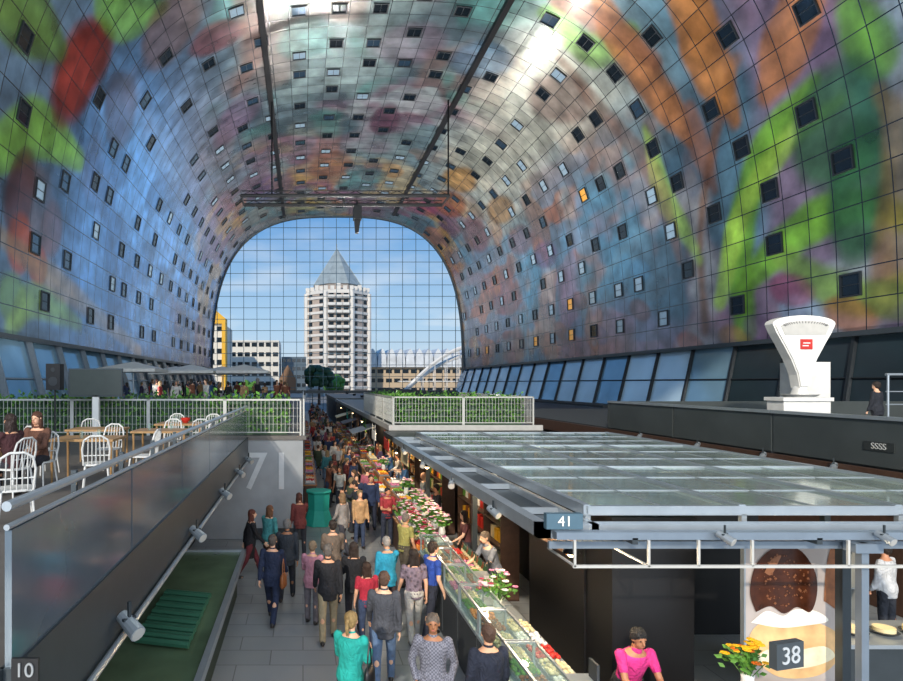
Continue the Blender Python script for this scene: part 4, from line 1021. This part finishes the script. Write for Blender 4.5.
def part(pose, hi, kind):
    key = (pose, hi, kind)
    if key in cache: return cache[key]
    J = skel(pose); mb = MB(); D = Vector((0, 0, J['drop'])); h = J['head']; rot = Matrix.Rotation(-J['hl'], 3, 'X')
    if kind == 'body':
        torso(mb, J, 0, -.12, .52)
        limb(mb, J['T'](0, 0, .48), J['neck']+Vector((0, .01, .07)), .055, .052)
        mb.ell(h+rot@Vector((0, -.012, .02)), (.076, .095, .095), 18, 12, rot=rot); mb.ell(h+rot@Vector((0, .02, -.045)), (.056, .07, .068), 14, 10, rot=rot)
        if hi:
            mb.cyl(h+rot@Vector((0, .075, .03)), h+rot@Vector((0, .108, -.02)), .009, .014, 8); mb.ell(h+rot@Vector((0, .1, -.02)), .014, 8, 6)
            for sx in (-1, 1): mb.ell(h+rot@Vector((sx*.078, -.005, -.005)), (.012, .02, .032), 8, 6)
        for k, sx in (('L', -1), ('R', 1)):
            S, E, Wr, d2 = J['arm'+k]; limb(mb, S, E, .05, .04); limb(mb, E, Wr, .04, .026)
            a, b, c = J['leg'+k]; limb(mb, a, b, .085, .056); limb(mb, b, c, .054, .036)
            mb.ell(b+(c-b)*.3+Vector((0, -.015, 0)), (.052, .055, .1), 10, 8)
            limb(mb, c+Vector((0, 0, -.03)), c+Vector((sx*.01, .13, -.05)), .035, .028)
            side = Vector((0, 1, 0)) if abs(d2.y) < .7 else Vector((0, 0, 1))
            side = (side-d2*side.dot(d2)).normalized(); thick = d2.cross(side).normalized()
            if hi:
                rotm = Matrix((side, thick, d2)).transposed(); pc = Wr+d2*.05
                mb.ell(pc, (.04, .018, .055), 12, 8, rot=rotm)
                curl = thick*(-1 if thick.x*sx > 0 else 1)
                for fi, (o_, ln) in enumerate(((-.031, .055), (-.0105, .07), (.0105, .075), (.031, .068))):
                    p0 = Wr+d2*.085+side*o_; p1 = p0+d2*ln*.5+side*o_*.1+curl*.006; p2 = p1+d2*ln*.42+curl*.022
                    limb(mb, p0, p1, .0095, .009, 6); limb(mb, p1, p2, .009, .0075, 6)
                p0 = Wr+d2*.03+side*.03; p1 = p0+d2*.03+side*.028+curl*.01; p2 = p1+d2*.03+side*.006+curl*.014
                limb(mb, p0, p1, .013, .011, 6); limb(mb, p1, p2, .011, .009, 6)
            else: mb.ell(Wr+d2*.07, .035, 8, 6)
        vox = .0085 if hi else .022; sm_ = 1
    elif kind in ('jacket', 'shirt', 'coat'):
        inf = .02 if kind != 'shirt' else .012
        torso(mb, J, inf, -.12 if kind != 'coat' else -.3, .475)
        for k, sx in (('L', -1), ('R', 1)):
            S, E, Wr, d2 = J['arm'+k]
            if kind == 'shirt': limb(mb, S, S+(E-S)*.62, .064, .055)
            else: limb(mb, S, E, .066, .053); limb(mb, E, E+(Wr-E)*.93, .053, .042)
        if kind != 'shirt' and pose != 'sit': torso(mb, J, inf+.01, -.19 if kind == 'jacket' else -.4, .05)
        limb(mb, J['T'](0, 0, .47), J['T'](0, .005, .52), .068, .062)
        vox = .014 if hi else .026; sm_ = 2
    elif kind == 'trousers':
        torso(mb, J, .012, -.12, .06)
        for k in 'LR':
            a, b, c = J['leg'+k]; limb(mb, a, b, .098, .072); limb(mb, b, c+Vector((0, 0, .0)), .072, .058)
        vox = .016 if hi else .026; sm_ = 2
    elif kind in ('shoeL', 'shoeR'):
        c = J['leg'+kind[-1]][2]; mb.ell(c+Vector((0, .045, -.045)), (.046, .14, .042), 12, 8); mb.ell(c+Vector((0, -.02, -.02)), (.042, .055, .05), 10, 8)
        vox = .012 if hi else .02; sm_ = 1
    elif kind.startswith('hair'):
        mb.ell(h+rot@Vector((0, -.022, .038)), (.086, .1, .092), 18, 12, rot=rot)
        mb.ell(h+rot@Vector((0, -.05, -.015)), (.078, .068, .085), 14, 10, rot=rot)
        hr_ = random.Random(len(kind))
        for q in range(16):
            a = hr_.uniform(math.pi*.95, math.pi*2.05); e_ = hr_.uniform(-.3, 1.2)
            mb.ell(h+rot@Vector((.075*math.cos(a)*math.cos(e_), -.02+.085*math.sin(a)*math.cos(e_), .03+.085*math.sin(e_))), hr_.uniform(.018, .028), 8, 6)
        if kind == 'hair_long':
            mb.ell(h+Vector((0, -.06, -.1)), (.09, .05, .16), 14, 10)
            for sx in (-1, 1): mb.ell(h+Vector((sx*.07, -.02, -.08)), (.03, .05, .12), 10, 8)
            for q in range(8): mb.ell(h+Vector((-.08+q*.023, -.08, -.2+.03*(q % 3))), (.016, .022, .07), 8, 6)
        if kind == 'hair_tail':
            mb.ell(h+Vector((0, -.13, .04)), (.035, .035, .035), 10, 8); mb.ell(h+Vector((0, -.15, -.06)), (.028, .03, .11), 10, 8)
        vox = .011 if hi else .02; sm_ = 1
    elif kind in ('eyeL', 'eyeR'):
        sx = -1 if kind[-1] == 'L' else 1
        mb.ell(h+rot@Vector((sx*.031, .08, .018)), (.012, .008, .007), 8, 6); vox = 0
    elif kind == 'mouth':
        mb.ell(h+rot@Vector((0, .088, -.055)), (.022, .008, .007), 8, 6); vox = 0
    elif kind == 'apron':
        torso(mb, J, .03, -.3, .1); vox = .016; sm_ = 2
    mb.v = [tuple(Vector(v)+D) for v in mb.v]
    if vox: me = bake(mb, vox, sm_)
    else:
        me = bpy.data.meshes.new(kind); me.from_pydata(mb.v, [], mb.f)
    me.materials.clear()
    cache[key] = me; return me
SK = ['d9a585', 'cf9a78', 'c08868', 'e0b090', '9a6848']
placed = [(.52, 20, 0), (.5, 19.4, 0), (.45, 18.8, 0), (.45, 18.4, 0), (.6, 20.6, 0), (.35, 20.4, 0), (1.0, 20.0, 0)]
def dark(hx, f): return '%02x%02x%02x' % tuple(int(int(hx[i:i+2], 16)*f) for i in (0, 2, 4))
def person(x, y, rz, pose, top, tc, bc, hair, hc, h=1.75, z=0, hi=False, label=None, skin=None, pat=None, apron=None):
    placed.append((x, y, z))
    def M(me, m):
        k = (me.name, m.name)
        if not len(me.materials): me.materials.append(m)
        elif me.materials[0] != m:
            if ('alt', k) not in cache:
                m2 = me.copy(); m2.materials.clear(); m2.materials.append(m); cache[('alt', k)] = m2
            me = cache[('alt', k)]
        return me
    o = bpy.data.objects.new('person', M(part(pose, hi, 'body'), skinM)); COL.objects.link(o)
    o.location = (x, y, z); o.rotation_euler[2] = rz; s = h/1.755; o.scale = (s, s, s)
    o.color = lin(skin or random.choice(SK))+(1,)
    o['label'] = label or 'person'; o['category'] = 'person'
    def ch_(name, kind, m, c):
        q = bpy.data.objects.new(name, M(part(pose, hi, kind), m)); COL.objects.link(q); q.parent = o
        if c: q.color = lin(c)+(1,)
        return q
    ch_(top, top, {'check': clothC, 'pattern': clothP}.get(pat, clothM), tc)
    ch_('trousers', 'trousers', clothM, bc)
    ch_('shoe', 'shoeL', shoeM, '2a2420'); ch_('shoe', 'shoeR', shoeM, '2a2420')
    if hair: ch_('hair', hair, hairM, dark(hc, .72))
    if apron: ch_('apron', 'apron', clothM, apron)
    if hi:
        ch_('eye', 'eyeL', eyeM, None); ch_('eye', 'eyeR', eyeM, None); ch_('mouth', 'mouth', lipM, None)
    return o
PI = math.pi
def P(px, top, rz, pose, topk, tc, bc, hair, hc, label, h=1.75, **k):
    Y = F*(CZ-h)/(top-VY); X = (px-VX)*Y/F
    return person(X, Y, rz, pose, topk, tc, bc, hair, hc, h=h, hi=True, label=label, **k)
P(350, 612, -.5, 'hold', 'jacket', '1c9a8e', '2a2a33', 'hair_tail', 'c8a468', 'woman in turquoise jacket with blonde ponytail', 1.72)
P(433, 613, PI-.2, 'pocket', 'jacket', '70707a', '3a3d4a', 'hair_short', '8a7a6c', 'man in grey checked blazer with hands on hips', 1.76, pat='check')
P(489, 624, .1, 'stand', 'jacket', '1c2130', '1c2130', 'hair_short', '6a4a38', 'man in dark navy suit jacket, brown hair', 1.76)
P(384, 570, -.15, 'stroll', 'jacket', '45474e', '5a7190', 'hair_short', '7a5a48', 'man in charcoal jacket and blue jeans walking', 1.8)
P(414, 548, 0.1, 'stroll', 'shirt', '4a4048', 'b9b4ac', 'hair_long', '3a2a22', 'woman in patterned top and pale grey trousers', 1.7, pat='pattern')
P(328, 543, .0, 'stroll', 'jacket', '1c1c20', '98896c', 'hair_short', '8a8078', 'man in black jacket and khaki trousers walking', 1.78)
P(272, 532, -.2, 'walk', 'jacket', '1d2740', '1d2740', 'hair_short', '7a6a60', 'man in navy suit walking', 1.76)
P(287, 518, -.1, 'stroll', 'jacket', '2a3038', '23262e', 'hair_short', '9f9a94', 'man in dark grey jacket with grey hair', 1.76)
P(388, 537, .2, 'phone', 'jacket', '2a93b2', '4a3a3a', 'hair_short', 'c8c0b8', 'person in bright blue jacket with short grey hair', 1.68)
P(430, 541, -1.2, 'turn', 'shirt', '2b4a9c', '2a2c38', 'hair_short', '4a3628', 'man in blue polo shirt reaching to the counter', 1.78)
P(312, 541, -.3, 'hold', 'jacket', 'b8808e', '6a6468', 'hair_short', 'a08a70', 'woman in pale pink cardigan', 1.6)
P(367, 562, .2, 'stand', 'shirt', 'a82438', '33405a', 'hair_long', '4a3020', 'girl in red shirt', 1.5)
P(354, 542, 0.0, 'hold', 'jacket', '17171b', '202028', 'hair_long', '3c2a20', 'woman in black jacket with dark hair', 1.68)
P(250, 507, -1.3, 'walk', 'coat', '1b1a1e', '6a2a30', 'hair_long', '7e3a28', 'woman in black coat striding with auburn hair', 1.7)
P(268, 505, -.7, 'turn', 'jacket', '3f8586', '5a4030', 'hair_long', '8a5a38', 'woman in teal cardigan', 1.7)
P(300, 493, 0.3, 'phone', 'jacket', '6a2f2c', '2a2c33', 'hair_long', '6a3424', 'woman in dark red jacket', 1.7)
P(343, 492, .9, 'stroll', 'jacket', '8a8480', '3a3a42', 'hair_long', 'b08a60', 'woman in light grey jacket', 1.7)
P(333, 520, .1, 'hold', 'jacket', '6a5c50', '2f3440', 'hair_short', '3a2c24', 'man in brown jacket', 1.75)
P(371, 474, PI, 'stand', 'jacket', '22304e', '22283a', 'hair_short', '4c3a2c', 'man in navy jacket facing the entrance', 1.78)
P(387, 487, PI+.3, 'hold', 'shirt', '983038', '2a3040', 'hair_short', '2a2020', 'person in red shirt', 1.7)
P(404, 513, -.9, 'turn', 'shirt', '9c9654', '50483c', 'hair_short', 'a89a90', 'person in yellow-green shirt beside the counter', 1.68)
P(358, 480, 1.6, 'phone', 'jacket', '2c3038', '33405a', 'hair_short', '3a2c24', 'man in charcoal jacket looking down', 1.76)
P(340, 466, 2.6, 'stand', 'shirt', 'c8c2b4', '3a3e46', 'hair_long', '5a3c28', 'woman in cream shirt', 1.68)
person(4.05, 7.5, PI+.05, 'lean', 'shirt', 'd0307c', '1a1a1e', 'hair_short', '1a1614', h=1.78, hi=True, label='stall worker in bright pink shirt and dark apron bending over', apron='1a1a1e', skin='a87050')
person(3.85, 12.0, PI/2+.3, 'lean', 'shirt', '7f8288', '2a2a30', 'hair_short', '8a7a6c', h=1.8, hi=True, label='stall worker in grey shirt leaning over the counter')
person(3.98, 19.6, PI/2, 'hold', 'shirt', '80868a', '2a2a30', None, None, h=1.8, hi=False, label='bald stall worker in grey shirt behind the counter')
person(3.95, 17.6, PI/2, 'hold', 'shirt', '2a2a30', '2a2a30', 'hair_short', '2a201a', h=1.75, hi=False, label='stall worker in black shirt behind the counter')
person(3.9, 14.3, PI/2, 'turn', 'shirt', '5a3030', '2a2a30', 'hair_long', '3a2018', h=1.68, hi=False, label='stall worker in maroon shirt by the flowers')
person(10.7, 11.0, .4, 'stand', 'jacket', 'cccccc', '33363e', 'hair_short', '3a2c24', h=1.78, label='person in white shirt in the side aisle')
person(9.8, 12.5, 2.4, 'hold', 'jacket', '5a3038', '2a2d36', 'hair_long', '3a2c24', h=1.7, label='person in maroon jacket in the side aisle')
person(16.75, 17.5, .4, 'stand', 'jacket', '23262e', '1d2028', 'hair_short', '3a2c24', h=1.75, z=3.0, label='person in dark jacket on the raised terrace')
person(-4.25, 8.8, 1.2, 'sit', 'jacket', '38181c', '22222a', 'hair_long', '3a2018', h=1.6, z=3.0, hi=True, label='woman seated in dark red jacket, long brown hair')
person(-4.2, 9.55, 3.0, 'sit', 'jacket', '5a3a2c', '22222a', 'hair_long', '6a3a22', h=1.6, z=3.0, hi=True, label='woman seated in brown top, long brown hair')
tops = [('22304e', 'navy'), ('1c1c20', 'black'), ('6a2a2a', 'dark red'), ('747a80', 'grey'), ('c8c4bc', 'white'), ('34587e', 'blue'), ('7a4a34', 'rust'), ('3f4a36', 'olive'), ('b08c64', 'tan'), ('9a5464', 'pink'), ('9c3434', 'red'), ('4a3f5c', 'purple'), ('2f6a70', 'teal'), ('2e3238', 'charcoal'), ('c8c4bc', 'white')]
hairs = ['2a201a', '4a3224', '7a5838', 'b09468', '9a948c', '5a2c1c']
rr = random.Random(11)
def crowd(n, xr, yr, z, yp=1.0, gap=.45, face=None):
    k = 0; tries = 0
    while k < n and tries < 6000:
        tries += 1
        x = rr.uniform(*xr); y = yr[0]+(yr[1]-yr[0])*rr.random()**yp
        if any((x-a)**2+(y-b)**2 < gap**2 and abs(z-c) < 1 for a, b, c in placed): continue
        k += 1
        tcx, tn = rr.choice(tops); pose = rr.choice(('stand', 'walk', 'stroll', 'hold', 'phone', 'turn')); topk = rr.choice(('jacket', 'jacket', 'shirt', 'coat'))
        rz_ = face if face is not None else rr.uniform(-PI, PI)
        person(x, y, rz_, pose, topk, tcx, rr.choice(('2a2d36', '33405a', '1c1c20', '5a5248', '6a7a90')), rr.choice(('hair_short', 'hair_long')), rr.choice(hairs), h=rr.uniform(1.58, 1.86), z=z,
               label='person in %s %s %s' % (tn, topk, {'stand': 'standing', 'walk': 'walking', 'stroll': 'strolling', 'hold': 'standing with bent arms', 'phone': 'looking at a raised hand', 'turn': 'reaching out an arm'}[pose]))
crowd(5, (1.5, 2.2), (17, 20), 0, 1, .7)
crowd(44, (.75, 2.4), (20.6, 46), 0, 1.05, .6)
crowd(34, (.75, 2.4), (46, 90), 0, 1.0)
crowd(12, (3.72, 4.1), (20.5, 44), 0, 1, .8, PI/2)
crowd(48, (-12.5, -1.0), (30, 60), 3.12)
def bag(x, y, z, rz, m, lab):
    e = empty('shoulder_bag', (x, y, z), rz, label=lab, category='bag')
    make('pouch', MB().loft([[(a*math.cos(2*math.pi*i/14), b*math.sin(2*math.pi*i/14), zz) for i in range(14)] for a, b, zz in ((.12, .04, 0), (.16, .07, .05), (.15, .06, .2), (.12, .03, .26))]), m, parent=e, smooth=True)
    make('strap', MB().tube([(-.1, 0, .25), (-.07, 0, .42), (0, 0, .55), (.07, 0, .42), (.1, 0, .25)], .01, 6), m, parent=e)
bag(.84, 7.6, .85, 1.2, black, 'black leather shoulder bag at a woman\'s hip')
bag(-.38, 11.6, .75, 1.4, brown, 'brown shoulder bag at a walker\'s hip')

# ------------------------------------------------------------------ world, lights, camera
w = bpy.data.worlds.new('sky'); sc.world = w; w.use_nodes = True; nt = w.node_tree; N = nt.nodes; L = nt.links
bg = N['Background']; tc = N.new('ShaderNodeTexCoord'); sp = N.new('ShaderNodeSeparateXYZ'); L.new(tc.outputs['Generated'], sp.inputs[0])
cr = N.new('ShaderNodeValToRGB'); L.new(sp.outputs[2], cr.inputs[0]); e = cr.color_ramp.elements
e[0].position = 0; e[0].color = lin('c4d4e0')+(1,); e[1].position = .6; e[1].color = lin('3878bc')+(1,)
k = e.new(.1); k.color = lin('a8cae6')+(1,); k = e.new(.26); k.color = lin('669ed6')+(1,)
nz = N.new('ShaderNodeTexNoise'); nz.inputs['Scale'].default_value = 5; nz.inputs['Detail'].default_value = 6
mp = N.new('ShaderNodeMapping'); mp.inputs['Scale'].default_value = (1, 1, 4); L.new(tc.outputs['Generated'], mp.inputs[0]); L.new(mp.outputs[0], nz.inputs['Vector'])
mr = N.new('ShaderNodeMapRange'); mr.inputs[1].default_value = .5; mr.inputs[2].default_value = .75; L.new(nz.outputs['Fac'], mr.inputs[0])
mr3 = N.new('ShaderNodeMapRange'); mr3.inputs[1].default_value = .05; mr3.inputs[2].default_value = .3; mr3.inputs[3].default_value = .8; mr3.inputs[4].default_value = .1; L.new(sp.outputs[2], mr3.inputs[0])
mm = N.new('ShaderNodeMath'); mm.operation = 'MULTIPLY'; L.new(mr.outputs[0], mm.inputs[0]); L.new(mr3.outputs[0], mm.inputs[1])
mx = N.new('ShaderNodeMix'); mx.data_type = 'RGBA'; L.new(mm.outputs[0], mx.inputs[0]); L.new(cr.outputs[0], mx.inputs[6]); mx.inputs[7].default_value = lin('e6ebee')+(1,)
L.new(mx.outputs[2], bg.inputs[0]); bg.inputs[1].default_value = 1.1
sun = bpy.data.lights.new('sun', 'SUN'); sun.energy = 3.2; sun.angle = math.radians(1.5); sun.color = (1, .9, .76)
so_ = bpy.data.objects.new('sun', sun); COL.objects.link(so_); so_.rotation_euler = Vector((.34, .8, -.46)).to_track_quat('-Z', 'Y').to_euler()
ar_ = bpy.data.lights.new('entrance_daylight', 'AREA'); ar_.shape = 'RECTANGLE'; ar_.size = 36; ar_.size_y = 26; ar_.energy = 8000; ar_.color = (.9, .95, 1)
ao = bpy.data.objects.new('entrance_daylight', ar_); COL.objects.link(ao); ao.location = (XC, -7.5, 16); ao.rotation_euler = Vector((0, 1, -.1)).to_track_quat('-Z', 'Z').to_euler()
upm = MB().cyl((0, 0, 0), (0, 0, .25), .16, .22, 14)  # invented fixtures, added to brighten the dark vault
up = empty('added_uplight', (5.75, 26, 3.05), label='added round black fill light on the stall roof aimed at the vault', category='lamp', group='added vault fill lights')
make('housing', upm, blackm, parent=up)
spots = [(6.5, 27, 3.05, 3500), (6.5, 36, 3.05, 5500), (6.5, 45, 3.05, 7500), (6.5, 55, 3.05, 8500), (6.5, 66, 3.1, 9500), (6.5, 76, 3.1, 9500), (6.5, 88, 3.1, 8500), (-9, 30, 3.12, 2200), (-9, 60, 3.12, 2600), (18, 30, 3.0, 4500), (-8, 12, 3.0, 1000), (19, 12, 3.0, 3800)]
for i, (x, y, z, en_) in enumerate(spots):
    if i: dup(up, (x, y, z))
    else: up.location = (x, y, z)
    sl = bpy.data.lights.new('vault_fill_beam', 'SPOT'); sl.energy = en_; sl.spot_size = math.radians(160); sl.spot_blend = .6; sl.shadow_soft_size = .2; sl.color = (1, .97, .93)  # fill spot added above each invented fixture to lift the vault
    slo = bpy.data.objects.new('vault_fill_beam', sl); COL.objects.link(slo); slo.location = (x, y, z+.4); slo.rotation_euler = (math.pi, 0, 0)
for (x, y, z) in [(3.5, 7.5, 2.45), (3.5, 9.5, 2.45), (3.5, 11.5, 2.45), (3.4, 15, 2.4), (3.4, 19.8, 2.4), (3.6, 24.5, 2.4), (3.6, 30, 2.4), (3.6, 37, 2.4), (7.6, 8.6, 2.6)]:
    pl = bpy.data.lights.new('stall_lamp_light', 'POINT'); pl.energy = 75; pl.color = (1, .76, .48); pl.shadow_soft_size = .06
    plo = bpy.data.objects.new('stall_lamp_light', pl); COL.objects.link(plo); plo.location = (x, y, z)

cam = bpy.data.cameras.new('camera'); cam.sensor_width = 36; cam.lens = F/903*36; cam.shift_x = (451.5-VX)/903; cam.shift_y = (VY-340.5)/903
cam.clip_end = 2000
co = bpy.data.objects.new('camera', cam); COL.objects.link(co); co.location = (0, 0, CZ); co.rotation_euler = (math.pi/2, 0, 0)
sc.camera = co
sc.view_settings.view_transform = 'Standard'
